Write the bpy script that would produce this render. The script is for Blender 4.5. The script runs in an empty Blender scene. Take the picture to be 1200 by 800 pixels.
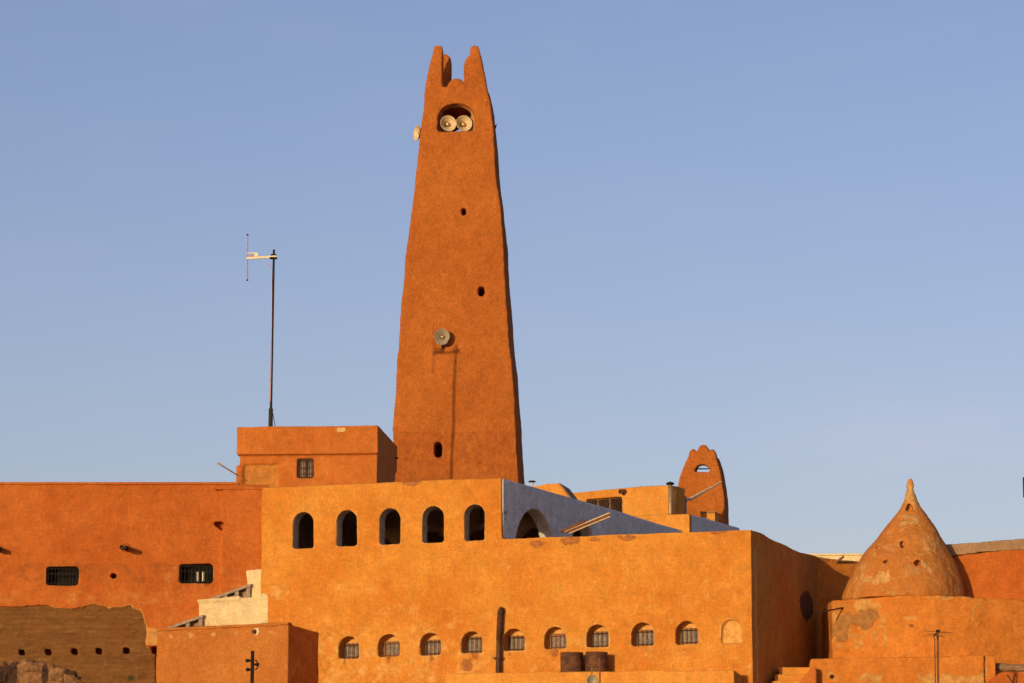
import bpy, bmesh, math, random
import numpy as np
from math import radians, sin, cos, tan, atan, pi, sqrt
from mathutils import Vector, Matrix, noise

random.seed(7)
SC = bpy.context.scene
COL = SC.collection

# ---------------------------------------------------------------- camera
F = 4000.0                      # focal length in photo pixels (1200 px wide frame)
PITCH = atan(656 / F)
CZ = 1.7
cam_d = bpy.data.cameras.new('camera')
cam_d.sensor_width = 36.0
cam_d.lens = 36.0 * F / 1200.0
cam_d.clip_start = 0.5
cam_d.clip_end = 20000
cam = bpy.data.objects.new('camera', cam_d)
cam.location = (0, 0, CZ)
cam.rotation_euler = (pi / 2 + PITCH, 0, 0)
COL.objects.link(cam)
SC.camera = cam

# ---------------------------------------------------------------- light
SUN_AZ = 29.6                   # the light travels towards this azimuth (from +Y towards +X)
SUN_EL = 7.0
SUN_STRENGTH = 3.3
SUN_COL = (1.0, 0.785, 0.42)
SKY_STRENGTH = 0.15
EXPOSURE = 0.10
w = bpy.data.worlds.new('World'); SC.world = w
w.use_nodes = True
wn, wl = w.node_tree.nodes, w.node_tree.links
bg = wn['Background']; bg.inputs['Strength'].default_value = SKY_STRENGTH
sky = wn.new('ShaderNodeTexSky'); sky.sky_type = 'NISHITA'
sky.sun_disc = False
sky.sun_elevation = radians(SUN_EL)
sky.sun_rotation = radians(180 + SUN_AZ)
sky.altitude = 500
sky.air_density = 1.0; sky.dust_density = 1.6; sky.ozone_density = 1.6
# a faint veil of cirrus mixed over the blue, laid out by direction
tc = wn.new('ShaderNodeTexCoord')
mp = wn.new('ShaderNodeMapping'); mp.inputs['Scale'].default_value = (7, 7, 26)
wl.new(tc.outputs['Generated'], mp.inputs['Vector'])
nz = wn.new('ShaderNodeTexNoise'); nz.inputs['Scale'].default_value = 2.2; nz.inputs['Detail'].default_value = 6
wl.new(mp.outputs[0], nz.inputs['Vector'])
cr = wn.new('ShaderNodeValToRGB')
cr.color_ramp.elements[0].position = .48; cr.color_ramp.elements[0].color = (0, 0, 0, 1)
cr.color_ramp.elements[1].position = .85; cr.color_ramp.elements[1].color = (.08, .08, .08, 1)
wl.new(nz.outputs['Fac'], cr.inputs[0])
# one faint bank of cloud low in the sky over the dome
vd = wn.new('ShaderNodeVectorMath'); vd.operation = 'SUBTRACT'; wl.new(tc.outputs['Generated'], vd.inputs[0]); vd.inputs[1].default_value = (.118, .984, .133)
vm = wn.new('ShaderNodeVectorMath'); vm.operation = 'MULTIPLY'; wl.new(vd.outputs[0], vm.inputs[0]); vm.inputs[1].default_value = (14, 0, 46)
vl = wn.new('ShaderNodeVectorMath'); vl.operation = 'LENGTH'; wl.new(vm.outputs[0], vl.inputs[0])
mr = wn.new('ShaderNodeMapRange'); mr.interpolation_type = 'SMOOTHSTEP'; wl.new(vl.outputs['Value'], mr.inputs['Value'])
mr.inputs['From Min'].default_value = 0; mr.inputs['From Max'].default_value = 1; mr.inputs['To Min'].default_value = .55; mr.inputs['To Max'].default_value = 0
nc = wn.new('ShaderNodeTexNoise'); nc.inputs['Scale'].default_value = 9; nc.inputs['Detail'].default_value = 6; wl.new(mp.outputs[0], nc.inputs['Vector'])
mm = wn.new('ShaderNodeMath'); mm.operation = 'MULTIPLY'; wl.new(mr.outputs[0], mm.inputs[0]); wl.new(nc.outputs['Fac'], mm.inputs[1])
ma = wn.new('ShaderNodeMath'); ma.operation = 'ADD'; wl.new(mm.outputs[0], ma.inputs[0]); wl.new(cr.outputs[0], ma.inputs[1])
mx = wn.new('ShaderNodeMix'); mx.data_type = 'RGBA'
wl.new(ma.outputs[0], mx.inputs['Factor']); wl.new(sky.outputs[0], mx.inputs['A'])
mx.inputs['B'].default_value = (3.4, 4.15, 4.2, 1)
# the camera's white balance renders this evening sky slightly violet
tn = wn.new('ShaderNodeMix'); tn.data_type = 'RGBA'; tn.blend_type = 'MULTIPLY'; tn.inputs['Factor'].default_value = 1
wl.new(mx.outputs['Result'], tn.inputs['A']); tn.inputs['B'].default_value = (1.01, .845, 1.04, 1)
wl.new(tn.outputs['Result'], bg.inputs['Color'])

sun_d = bpy.data.lights.new('sun', 'SUN')
sun_d.energy = SUN_STRENGTH; sun_d.angle = radians(0.5); sun_d.color = SUN_COL
sun = bpy.data.objects.new('sun', sun_d)
ldir = Vector((sin(radians(SUN_AZ)) * cos(radians(SUN_EL)), cos(radians(SUN_AZ)) * cos(radians(SUN_EL)), -sin(radians(SUN_EL))))
sun.rotation_euler = ldir.to_track_quat('-Z', 'Y').to_euler()
sun.location = (-40, 20, 60)
COL.objects.link(sun)
SC.view_settings.view_transform = 'Standard'
SC.view_settings.look = 'None'
SC.view_settings.exposure = EXPOSURE
SC.view_settings.gamma = 1.0
SC.view_settings.use_curve_mapping = False

# ---------------------------------------------------------------- photo measurements -> world
def ray(px, py):
    x = (px - 600) / F; y = (400 - py) / F
    return Vector((x, cos(PITCH) - y * sin(PITCH), sin(PITCH) + y * cos(PITCH)))
def P(px, py, Y):
    r = ray(px, py); t = Y / r.y
    return Vector((r.x * t, Y, r.z * t + CZ))
class Frame:
    """a wall's own axes: x along it, y into it, z up"""
    def __init__(s, x, y, deg):
        s.o = (x, y); s.deg = deg; s.c = cos(radians(deg)); s.s = sin(radians(deg))
    def at(s, px, py, v=0.0):
        """measured point on the wall's plane y = v, as local (x, z)"""
        r = ray(px, py)
        rx = r.x * s.c + r.y * s.s; ry = -r.x * s.s + r.y * s.c
        ox = -(s.o[0] * s.c + s.o[1] * s.s); oy = -(-s.o[0] * s.s + s.o[1] * s.c)
        t = (v - oy) / ry
        return (ox + rx * t, r.z * t + CZ)
    def local(s, p):
        dx, dy = p[0] - s.o[0], p[1] - s.o[1]
        return (dx * s.c + dy * s.s, -dx * s.s + dy * s.c)
def frame_px(px, py, Y, deg):
    p = P(px, py, Y); return Frame(p.x, p.y, deg)

# ---------------------------------------------------------------- object helpers
def tag(o, label=None, cat=None, group=None, kind=None):
    if label: o['label'] = label
    if cat: o['category'] = cat
    if group: o['group'] = group
    if kind: o['kind'] = kind
    return o
def thing(name, fr, label, cat, group=None, z=0.0):
    o = bpy.data.objects.new(name, None); COL.objects.link(o)
    o.empty_display_size = .3
    o.location = (fr.o[0], fr.o[1], z); o.rotation_euler = (0, 0, radians(fr.deg))
    return tag(o, label, cat, group)
def link(name, me, mat, parent=None, loc=None, rot=None, smooth=False, zoff=0.0):
    o = bpy.data.objects.new(name, me); COL.objects.link(o)
    if mat: me.materials.clear(); me.materials.append(mat)
    if parent: o.parent = parent
    if loc: o.location = loc
    if rot: o.rotation_euler = rot
    if smooth: me.polygons.foreach_set('use_smooth', [True] * len(me.polygons))
    return o
def to_mesh(bm, name='m'):
    bmesh.ops.recalc_face_normals(bm, faces=bm.faces)
    me = bpy.data.meshes.new(name); bm.to_mesh(me); bm.free(); return me
def part(name, bm, mat, parent=None, smooth=False, bevel=0.0):
    if bevel:
        bmesh.ops.bevel(bm, geom=list(bm.edges), offset=bevel, segments=2, affect='EDGES', profile=.5, clamp_overlap=True)
    return link(name, to_mesh(bm, name), mat, parent, smooth=smooth)

def box(bm, x0, x1, y0, y1, z0, z1):
    v = [bm.verts.new(p) for p in ((x0,y0,z0),(x1,y0,z0),(x1,y1,z0),(x0,y1,z0),(x0,y0,z1),(x1,y0,z1),(x1,y1,z1),(x0,y1,z1))]
    for f in ((0,3,2,1),(4,5,6,7),(0,1,5,4),(1,2,6,5),(2,3,7,6),(3,0,4,7)): bm.faces.new([v[i] for i in f])
def prism_y(bm, pts, y0, y1):
    a = [bm.verts.new((x, y0, z)) for x, z in pts]; b = [bm.verts.new((x, y1, z)) for x, z in pts]
    n = len(pts); bm.faces.new(a); bm.faces.new(b[::-1])
    for i in range(n): bm.faces.new((a[i], b[i], b[(i+1) % n], a[(i+1) % n]))
def taper_y(bm, pts0, y0, pts1, y1):
    a = [bm.verts.new((x, y0, z)) for x, z in pts0]; b = [bm.verts.new((x, y1, z)) for x, z in pts1]
    n = len(pts0); bm.faces.new(a); bm.faces.new(b[::-1])
    for i in range(n): bm.faces.new((a[i], b[i], b[(i+1) % n], a[(i+1) % n]))
def prism_z(bm, pts, z0, z1):
    """footprint pts (x, y[, ztop])"""
    a = [bm.verts.new((p[0], p[1], z0)) for p in pts]
    b = [bm.verts.new((p[0], p[1], p[2] if len(p) > 2 else z1)) for p in pts]
    n = len(pts); bm.faces.new(a); bm.faces.new(b[::-1])
    for i in range(n): bm.faces.new((a[i], b[i], b[(i+1) % n], a[(i+1) % n]))
def loft(bm, rings):
    R = [[bm.verts.new(p) for p in r] for r in rings]
    n = len(R[0])
    for A, B in zip(R[:-1], R[1:]):
        for i in range(n): bm.faces.new((A[i], A[(i+1) % n], B[(i+1) % n], B[i]))
    bm.faces.new(R[0][::-1]); bm.faces.new(R[-1])
def ring4(x0, x1, y0, y1, z): return [(x0,y0,z),(x1,y0,z),(x1,y1,z),(x0,y1,z)]
def tube(bm, p0, p1, r, r1=None, n=10, cap=True):
    p0, p1 = Vector(p0), Vector(p1); r1 = r if r1 is None else r1
    d = (p1 - p0).normalized(); u = d.orthogonal().normalized(); v = d.cross(u)
    A = [bm.verts.new(p0 + (u * cos(2*pi*i/n) + v * sin(2*pi*i/n)) * r) for i in range(n)]
    B = [bm.verts.new(p1 + (u * cos(2*pi*i/n) + v * sin(2*pi*i/n)) * r1) for i in range(n)]
    for i in range(n): bm.faces.new((A[i], A[(i+1) % n], B[(i+1) % n], B[i]))
    if cap: bm.faces.new(A[::-1]); bm.faces.new(B)
def lathe(bm, prof, n=32, o=(0, 0, 0), axis='Z', closed=False):
    rings = []
    for r, h in prof:
        ring = []
        for i in range(n):
            a = 2 * pi * i / n; x, y = r * cos(a), r * sin(a)
            p = (x, y, h) if axis == 'Z' else (x, h, y)
            ring.append(bm.verts.new((p[0] + o[0], p[1] + o[1], p[2] + o[2])))
        rings.append(ring)
    for A, B in zip(rings[:-1], rings[1:]):
        for i in range(n): bm.faces.new((A[i], A[(i+1) % n], B[(i+1) % n], B[i]))
    if closed: bm.faces.new(rings[0][::-1]); bm.faces.new(rings[-1])
def arch(x0, x1, zb, zt, rise=None, n=14, point=0.0):
    """arch outline, counter-clockwise from bottom left"""
    w2 = (x1 - x0) / 2; rise = w2 if rise is None else rise; cx = (x0 + x1) / 2
    pts = [(x0, zb), (x1, zb)]
    for i in range(n + 1):
        t = pi * i / n; s = sin(t)
        pts.append((cx + w2 * cos(t), zt - rise + rise * (s + point * (1 - abs(cos(t))) * s) / (1 + point)))
    return pts
def oval(cx, cz, rx, rz, n=16, e=.75):
    out = []
    for i in range(n):
        t = 2 * pi * i / n; c, s = cos(t), sin(t)
        out.append((cx + rx * math.copysign(abs(c) ** e, c), cz + rz * math.copysign(abs(s) ** e, s)))
    return out

def solid(bm, cutters=(), voxel=.05, smooth=4, amp=.02, freq=.7, fine=.004, warp=None):
    """hand-plastered mass: union and cut the shapes, soften their edges, make the faces slightly uneven"""
    ob = bpy.data.objects.new('tmp', to_mesh(bm)); COL.objects.link(ob)
    m = ob.modifiers.new('r', 'REMESH'); m.mode = 'VOXEL'; m.voxel_size = voxel; m.adaptivity = 0
    cobs = []
    for c in cutters:
        co = bpy.data.objects.new('tmpc', to_mesh(c)); COL.objects.link(co); cobs.append(co)
        b = ob.modifiers.new('b', 'BOOLEAN'); b.operation = 'DIFFERENCE'; b.object = co; b.solver = 'EXACT'
    if cobs:
        m = ob.modifiers.new('r2', 'REMESH'); m.mode = 'VOXEL'; m.voxel_size = voxel; m.adaptivity = 0
    s = ob.modifiers.new('s', 'SMOOTH'); s.factor = .5; s.iterations = smooth
    dg = bpy.context.evaluated_depsgraph_get()
    me = bpy.data.meshes.new_from_object(ob.evaluated_get(dg))
    bpy.data.objects.remove(ob)
    for co in cobs: bpy.data.objects.remove(co)
    n = len(me.vertices)
    co = np.empty(n * 3); me.vertices.foreach_get('co', co); co = co.reshape(-1, 3)
    nr = np.empty(n * 3); me.vertices.foreach_get('normal', nr); nr = nr.reshape(-1, 3)
    d = np.empty(n)
    for i in range(n):
        p = Vector(co[i])
        d[i] = amp * noise.noise(p * freq) + amp * .45 * noise.noise(p * freq * 2.7) + fine * noise.noise(p * 9)
    co = co + nr * d[:, None]
    if warp: co[:, 2] += warp(co[:, 0], co[:, 1], co[:, 2])
    me.vertices.foreach_set('co', co.ravel()); me.update()
    me.polygons.foreach_set('use_smooth', [True] * len(me.polygons))
    return me
def nr_front(me):
    n = len(me.vertices); nr = np.empty(n * 3); me.vertices.foreach_get('normal', nr)
    return nr.reshape(-1, 3)[:, 1] < -.2
def near_outline(x, z, pts, w_):
    """1 within w_ of a closed outline"""
    xs = [p[0] for p in pts]; zs = [p[1] for p in pts]
    sel = np.nonzero((x > min(xs) - .2) & (x < max(xs) + .2) & (z > min(zs) - .2) & (z < max(zs) + .2))[0]
    e = np.full(x.shape, 9.); X, Z = x[sel], z[sel]; d = np.full(X.shape, 9.)
    for i in range(len(pts)):
        ax, az = pts[i]; bx, bz = pts[(i + 1) % len(pts)]; L = (bx-ax)**2 + (bz-az)**2 + 1e-9
        t = np.clip(((X-ax)*(bx-ax) + (Z-az)*(bz-az)) / L, 0, 1); d = np.minimum(d, np.hypot(X-ax-t*(bx-ax), Z-az-t*(bz-az)))
    e[sel] = d
    return 1 - sstep(w_ * .6, w_, e)
def paint(me, name, fn, jit=0.0, jf=3.0):
    """store where a patch of other paint, bare mud, dirt or painted-in light lies on the plaster"""
    n = len(me.vertices)
    co = np.empty(n * 3); me.vertices.foreach_get('co', co); co = co.reshape(-1, 3)
    jx = jz = 0
    if jit:
        sel = np.nonzero(nr_front(me))[0]; jx = np.zeros(n); jz = np.zeros(n)
        for i in sel:
            p = Vector(co[i]) * jf
            jx[i] = jit * (noise.noise(p) + .5 * noise.noise(p * 2.3)); jz[i] = jit * (noise.noise(p + Vector((7, 3, 9))) + .5 * noise.noise(p * 2.3 + Vector((1, 8, 2))))
    val = np.clip(fn(co[:, 0] + jx, co[:, 1], co[:, 2] + jz), 0, 1).astype(np.float32)
    a = me.attributes.new(name, 'FLOAT', 'POINT'); a.data.foreach_set('value', val)
def sstep(e0, e1, x):
    t = np.clip((x - e0) / (e1 - e0), 0, 1); return t * t * (3 - 2 * t)
def blob(x, z, cx, cz, rx, rz, soft=.35):
    return 1 - sstep(1 - soft, 1 + soft, np.sqrt(((x - cx) / rx) ** 2 + ((z - cz) / rz) ** 2))
def rectm(x, z, x0, x1, z0, z1, s=.06):
    return sstep(x0 - s, x0 + s, x) * (1 - sstep(x1 - s, x1 + s, x)) * sstep(z0 - s, z0 + s, z) * (1 - sstep(z1 - s, z1 + s, z))

# ---------------------------------------------------------------- materials
class NT:
    def __init__(s, name):
        s.m = bpy.data.materials.new(name); s.m.use_nodes = True
        s.n = s.m.node_tree.nodes; s.l = s.m.node_tree.links; s.b = s.n['Principled BSDF']
    def node(s, t, **k):
        x = s.n.new(t)
        for a, b in k.items(): setattr(x, a, b)
        return x
    def tex(s, scale, detail=5, rough=.6, stretch=None, dist=0.0, off=(0, 0, 0)):
        tc = s.node('ShaderNodeTexCoord'); v = tc.outputs['Object']
        mp = s.node('ShaderNodeMapping'); mp.inputs['Scale'].default_value = stretch or (1, 1, 1)
        mp.inputs['Location'].default_value = off
        s.l.new(v, mp.inputs[0]); v = mp.outputs[0]
        t = s.node('ShaderNodeTexNoise'); t.inputs['Scale'].default_value = scale
        t.inputs['Detail'].default_value = detail; t.inputs['Roughness'].default_value = rough
        t.inputs['Distortion'].default_value = dist
        s.l.new(v, t.inputs['Vector']); return t.outputs['Fac']
    def ramp(s, v, a, b, lo=0.0, hi=1.0):
        r = s.node('ShaderNodeMapRange'); r.interpolation_type = 'SMOOTHSTEP'
        r.inputs['From Min'].default_value = a; r.inputs['From Max'].default_value = b
        r.inputs['To Min'].default_value = lo; r.inputs['To Max'].default_value = hi
        s.l.new(v, r.inputs['Value']); return r.outputs[0]
    def math(s, op, a, b):
        m = s.node('ShaderNodeMath', operation=op)
        for i, q in enumerate((a, b)):
            if isinstance(q, (int, float)): m.inputs[i].default_value = q
            else: s.l.new(q, m.inputs[i])
        return m.outputs[0]
    def mix(s, f, a, b, blend='MIX'):
        m = s.node('ShaderNodeMix', data_type='RGBA', blend_type=blend)
        for k, q in (('Factor', f), ('A', a), ('B', b)):
            if isinstance(q, tuple): m.inputs[k].default_value = (*q[:3], 1)
            elif isinstance(q, (int, float)): m.inputs[k].default_value = q
            else: s.l.new(q, m.inputs[k])
        return m.outputs['Result']
    def attr(s, name):
        a = s.node('ShaderNodeAttribute'); a.attribute_name = name; return a.outputs['Fac']
    def bump(s, h, strength=.5, dist=.02, prev=None):
        b = s.node('ShaderNodeBump'); b.inputs['Strength'].default_value = strength; b.inputs['Distance'].default_value = dist
        s.l.new(h, b.inputs['Height'])
        if prev: s.l.new(prev, b.inputs['Normal'])
        return b.outputs[0]

def stucco(name, base, dark, light, patches=(), scrape=.5, grain=1.0, vary=1.0, rough=.95, relief=.03, mottle=1.0):
    """lime or mud plaster: cloudy tone, worn pale scrapes, water streaks, trowel relief.
    patches: (attribute name, colour, breakup, relief)"""
    t = NT(name)
    big = t.ramp(t.tex(.45, 6, .62), .32, .68)
    c = t.mix(t.math('MULTIPLY', big, .95 * vary), base, dark)
    med = t.ramp(t.tex(1.7, 8, .68, off=(5, 3, 1), dist=.6), .52, .74)
    c = t.mix(t.math('MULTIPLY', med, .55 * scrape), c, light)
    sp = t.ramp(t.tex(5.0, 8, .72, stretch=(1, 1, .8), off=(9, 2, 4)), .56, .70)
    c = t.mix(t.math('MULTIPLY', sp, .40 * scrape), c, light)
    st = t.ramp(t.tex(2.6, 5, .6, stretch=(1.6, 1.6, .16), off=(2, 8, 3)), .5, .78)
    c = t.mix(t.math('MULTIPLY', st, .30 * vary), c, dark)
    st2 = t.ramp(t.tex(4.2, 5, .6, stretch=(1.3, 1.3, .22), off=(7, 1, 9)), .58, .8)
    c = t.mix(t.math('MULTIPLY', st2, .28 * scrape), c, light)
    fine = t.tex(26, 3, .7)
    g1 = t.ramp(t.tex(2.7, 7, .72, stretch=(1, 1, .8), off=(3, 6, 2)), .28, .72, 1 - .13 * mottle, 1 + .10 * mottle)
    g2 = t.ramp(t.tex(8.5, 7, .78, stretch=(1.3, 1.3, .7), off=(1, 6, 2)), .3, .7, 1 - .12 * mottle, 1 + .10 * mottle)
    sc_ = t.node('ShaderNodeVectorMath', operation='SCALE'); t.l.new(c, sc_.inputs[0]); g4 = t.ramp(t.tex(19, 4, .75, off=(2, 2, 5)), .32, .68, 1 - .11 * grain, 1 + .10 * grain); g3 = t.ramp(t.tex(5.5, 4, .65, stretch=(.55, .55, 1.5), dist=1.6, off=(8, 8, 1)), .35, .75, 1 + .07 * mottle, 1 - .09 * mottle)
    t.l.new(t.math('MULTIPLY', t.math('MULTIPLY', g1, g4), t.math('MULTIPLY', g2, g3)), sc_.inputs['Scale']); c = sc_.outputs[0]
    c = t.mix(t.ramp(fine, .3, .7, .0, .22 * grain), c, tuple(k * .62 for k in base))
    pits = t.ramp(t.tex(11, 2, .5, off=(3, 3, 8)), .27, .33, 1, 0)
    c = t.mix(t.math('MULTIPLY', pits, .35), c, tuple(k * .35 for k in dark))
    pr = None
    for an, colr, brk, rel in patches:
        nn = t.tex(3.5, 8, .7, off=(len(an) * 3, 1, 7))
        v = t.math('ADD', t.attr(an), t.math('MULTIPLY', t.math('SUBTRACT', nn, .5), brk))
        f = t.ramp(v, .38, .58)
        inner = t.mix(t.ramp(t.tex(6, 6, .7, off=(4, 4, 4)), .35, .65), colr, tuple(k * .68 for k in colr))
        c = t.mix(f, c, inner)
        if rel: pr = t.bump(f, .8, rel, pr)
    t.l.new(c, t.b.inputs['Base Color'])
    t.b.inputs['Roughness'].default_value = rough
    t.b.inputs['Specular IOR Level'].default_value = .15
    n1 = t.bump(t.tex(1.9, 7, .66), .45, relief * 4, pr)
    n2 = t.bump(t.tex(8, 7, .72, stretch=(1, 1, 1.5)), .5, relief, n1)
    n3 = t.bump(t.tex(20, 5, .75), .5 * grain, relief * .5, n2)
    t.l.new(n3, t.b.inputs['Normal'])
    return t.m
def plain(name, col, col2=None, scale=8, rough=.7, metal=0.0, bump=.004, stretch=None):
    t = NT(name); t.b.inputs['Specular IOR Level'].default_value = .12 if max(col) < .2 else .35
    f = t.ramp(t.tex(scale, 6, .65, stretch=stretch), .35, .65)
    t.l.new(t.mix(f, col, col2 or tuple(k * .6 for k in col)), t.b.inputs['Base Color'])
    t.b.inputs['Roughness'].default_value = rough; t.b.inputs['Metallic'].default_value = metal
    t.l.new(t.bump(t.tex(scale * 3, 5, .7, stretch=stretch), .5, bump), t.b.inputs['Normal'])
    return t.m

M = {}
M['ochre'] = stucco('ochre_plaster', (.60, .245, .038), (.52, .160, .020), (.68, .36, .09),
    patches=(('inner', (.52, .47, .42), .0, 0), ('pale', (.72, .36, .10), .9, .004), ('cream', (.72, .58, .32), .35, .006),
             ('flake', (.42, .15, .045), 1.8, .02), ('stain', (.17, .065, .025), 1.3, 0)), scrape=.9)
M['shade_red'] = M['ochre']
M['red'] = stucco('red_ochre_plaster', (.49, .135, .025), (.40, .092, .015), (.57, .21, .055),
    patches=(('pale', (.60, .24, .065), .6, .003), ('cream', (.62, .30, .085), .5, .006), ('stain', (.30, .085, .022), .6, 0)), scrape=.3, grain=1.2)
M['tower'] = stucco('rough_red_plaster', (.49, .146, .026), (.42, .112, .019), (.56, .20, .045),
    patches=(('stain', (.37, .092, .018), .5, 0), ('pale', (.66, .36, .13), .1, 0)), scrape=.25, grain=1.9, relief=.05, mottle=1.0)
M['hut'] = stucco('hut_plaster', (.52, .160, .03), (.44, .12, .021), (.60, .25, .07),
    patches=(('cream', (.72, .48, .2), .4, .003), ('pale', (.55, .21, .045), .1, 0)), scrape=.3)
M['lime'] = stucco('lime_washed_plaster', (.80, .755, .70), (.70, .655, .60), (.85, .81, .76),
    patches=(('stain', (.50, .27, .15), .7, 0),), scrape=.7, vary=1.2, mottle=1.3)
M['yellow'] = stucco('yellow_plaster', (.66, .29, .055), (.60, .22, .035), (.74, .42, .13), patches=(('pale', (.72, .46, .18), .5, 0),), scrape=.6)
M['cream'] = stucco('cream_plaster', (.72, .56, .31), (.66, .48, .24), (.78, .65, .42), scrape=.5, grain=.5)
M['dome'] = stucco('weathered_dome_plaster', (.54, .205, .044), (.45, .145, .028), (.63, .36, .14),
    patches=(('pale', (.60, .32, .11), 1.5, .008), ('stain', (.30, .13, .05), 1.0, 0)), scrape=1.0, relief=.03)
M['drum'] = stucco('peeling_plaster', (.57, .195, .032), (.49, .145, .021), (.62, .28, .08),
    patches=(('pale', (.60, .30, .085), 1.2, .012), ('flake', (.40, .18, .055), .7, .03), ('stain', (.28, .10, .03), .6, 0)), scrape=.6, relief=.026)
M['block'] = stucco('grainy_ochre_plaster', (.50, .18, .038), (.42, .13, .025), (.60, .28, .08),
    patches=(('pale', (.58, .30, .105), .5, .004), ('cream', (.75, .6, .35), .2, 0)), scrape=.4, grain=1.8, relief=.028)
M['coping'] = stucco('cement_coping', (.36, .22, .12), (.28, .16, .085), (.45, .30, .17), scrape=.5)
M['stone'] = plain('stair_concrete_and_shaded_side', (.36, .27, .20), (.24, .17, .125), 6, .9, bump=.012)
M['ground'] = stucco('dusty_ground', (.36, .24, .15), (.28, .18, .11), (.45, .33, .22), scrape=.6, relief=.05)
M['mud'] = None
def mud():
    t = NT('bare_mud_courses')
    a = t.ramp(t.tex(1.3, 9, .78, stretch=(.6, 1, 2.4)), .3, .7)
    b = t.ramp(t.tex(4, 9, .78, stretch=(.5, 1, 3.0), off=(3, 3, 3)), .52, .66)
    c = t.mix(a, (.235, .105, .033), (.150, .062, .020))
    c = t.mix(t.math('MULTIPLY', b, .6), c, (.34, .165, .05))
    s = t.ramp(t.tex(1.1, 6, .6, stretch=(1, 1, .5)), .5, .75)
    c = t.mix(t.math('MULTIPLY', s, .4), c, (.26, .085, .02))
    t.l.new(c, t.b.inputs['Base Color']); t.b.inputs['Roughness'].default_value = .97
    t.b.inputs['Specular IOR Level'].default_value = .1
    wv = t.node('ShaderNodeTexWave', wave_type='BANDS', bands_direction='Z')
    tcn = t.node('ShaderNodeTexCoord'); t.l.new(tcn.outputs['Object'], wv.inputs['Vector'])
    wv.inputs['Scale'].default_value = 2.1; wv.inputs['Distortion'].default_value = 1.3; wv.inputs['Detail'].default_value = 3
    wv.inputs['Detail Scale'].default_value = .8
    n1 = t.bump(wv.outputs['Fac'], .4, .035)
    n2 = t.bump(t.tex(6, 9, .8, stretch=(1, 1, 1.3)), .9, .08, n1)
    t.l.new(n2, t.b.inputs['Normal']); return t.m
M['mud'] = mud()
M['rubble'] = stucco('broken_masonry', (.30, .15, .065), (.2, .09, .04), (.5, .34, .2),
    patches=(('pale', (.33, .165, .07), 1.6, .05), ('stain', (.09, .045, .03), .7, 0)), scrape=.9, relief=.09, mottle=2)
M['wood'] = plain('weathered_wood', (.30, .17, .09), (.17, .09, .045), 5, .85, bump=.01, stretch=(1, 1, 6))
M['darkwood'] = plain('dark_palm_wood', (.055, .032, .022), (.03, .018, .013), 9, .9, bump=.01)
M['palewood'] = plain('pale_trough_wood', (.66, .50, .33), (.52, .36, .22), 7, .8, bump=.004)
M['redwood'] = plain('red_brown_trough', (.20, .07, .035), (.13, .05, .025), 9, .85)
M['iron'] = plain('rusty_dark_iron', (.065, .038, .026), (.11, .05, .025), 20, .75, .3)
M['black'] = plain('blackened_steel', (.012, .010, .010), (.02, .015, .012), 20, .7)
M['brownframe'] = plain('brown_painted_iron', (.30, .13, .04), (.20, .085, .03), 25, .7)
M['pane'] = plain('dusty_pane', (.22, .135, .085), (.07, .045, .034), 9, .5)
M['panedark'] = plain('dark_shutter', (.030, .018, .014), (.05, .03, .02), 9, .6)
M['horn'] = plain('cream_loudspeaker_paint', (.62, .47, .29), (.52, .38, .22), 14, .45, bump=.001)
M['horngrey'] = plain('grey_loudspeaker_paint', (.33, .26, .18), (.26, .20, .14), 14, .5, bump=.001)
M['brass'] = plain('worn_brass_driver', (.75, .52, .22), (.55, .32, .1), 20, .25, .7, bump=.001)
M['mast'] = plain('dark_galvanised_mast', (.030, .024, .022), (.045, .035, .03), 30, .6, .2, bump=.001)
M['antpaint'] = plain('pale_yellow_antenna_paint', (.74, .66, .44), (.66, .56, .34), 14, .5, bump=.001)
M['antred'] = plain('copper_radiator', (.50, .20, .13), (.38, .16, .11), 14, .5, .3, bump=.001)
M['pipe'] = plain('brown_flue_metal', (.115, .052, .03), (.06, .028, .018), 9, .6, .2, bump=.006)
M['drum_rust'] = plain('rusted_drum_steel', (.19, .075, .032), (.07, .034, .022), 3, .75, .15, bump=.02, stretch=(1, 1, 1.4))
M['downpipe'] = plain('metal_downpipe', (.42, .30, .16), (.30, .20, .1), 10, .45, .4, bump=.001)
M['innerwall'] = plain('smoky_inner_plaster', (.42, .27, .17), (.30, .19, .12), 3, .95)
M['dark'] = plain('dark_interior', (.035, .022, .018), (.02, .014, .012), 6, .95)
M['leaf'] = plain('dusty_leaf', (.06, .08, .03), (.10, .11, .04), 20, .8)
M['cloth'] = plain('red_cloth', (.40, .07, .04), (.3, .05, .03), 12, .9)
M['grate'] = plain('dark_lattice', (.09, .045, .025), (.06, .03, .018), 20, .8)
M['whiteglass'] = plain('pale_curtain', (.75, .68, .45), (.65, .55, .35), 12, .7)

GZ = 6.0     # level of the hill the houses stand on
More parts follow.
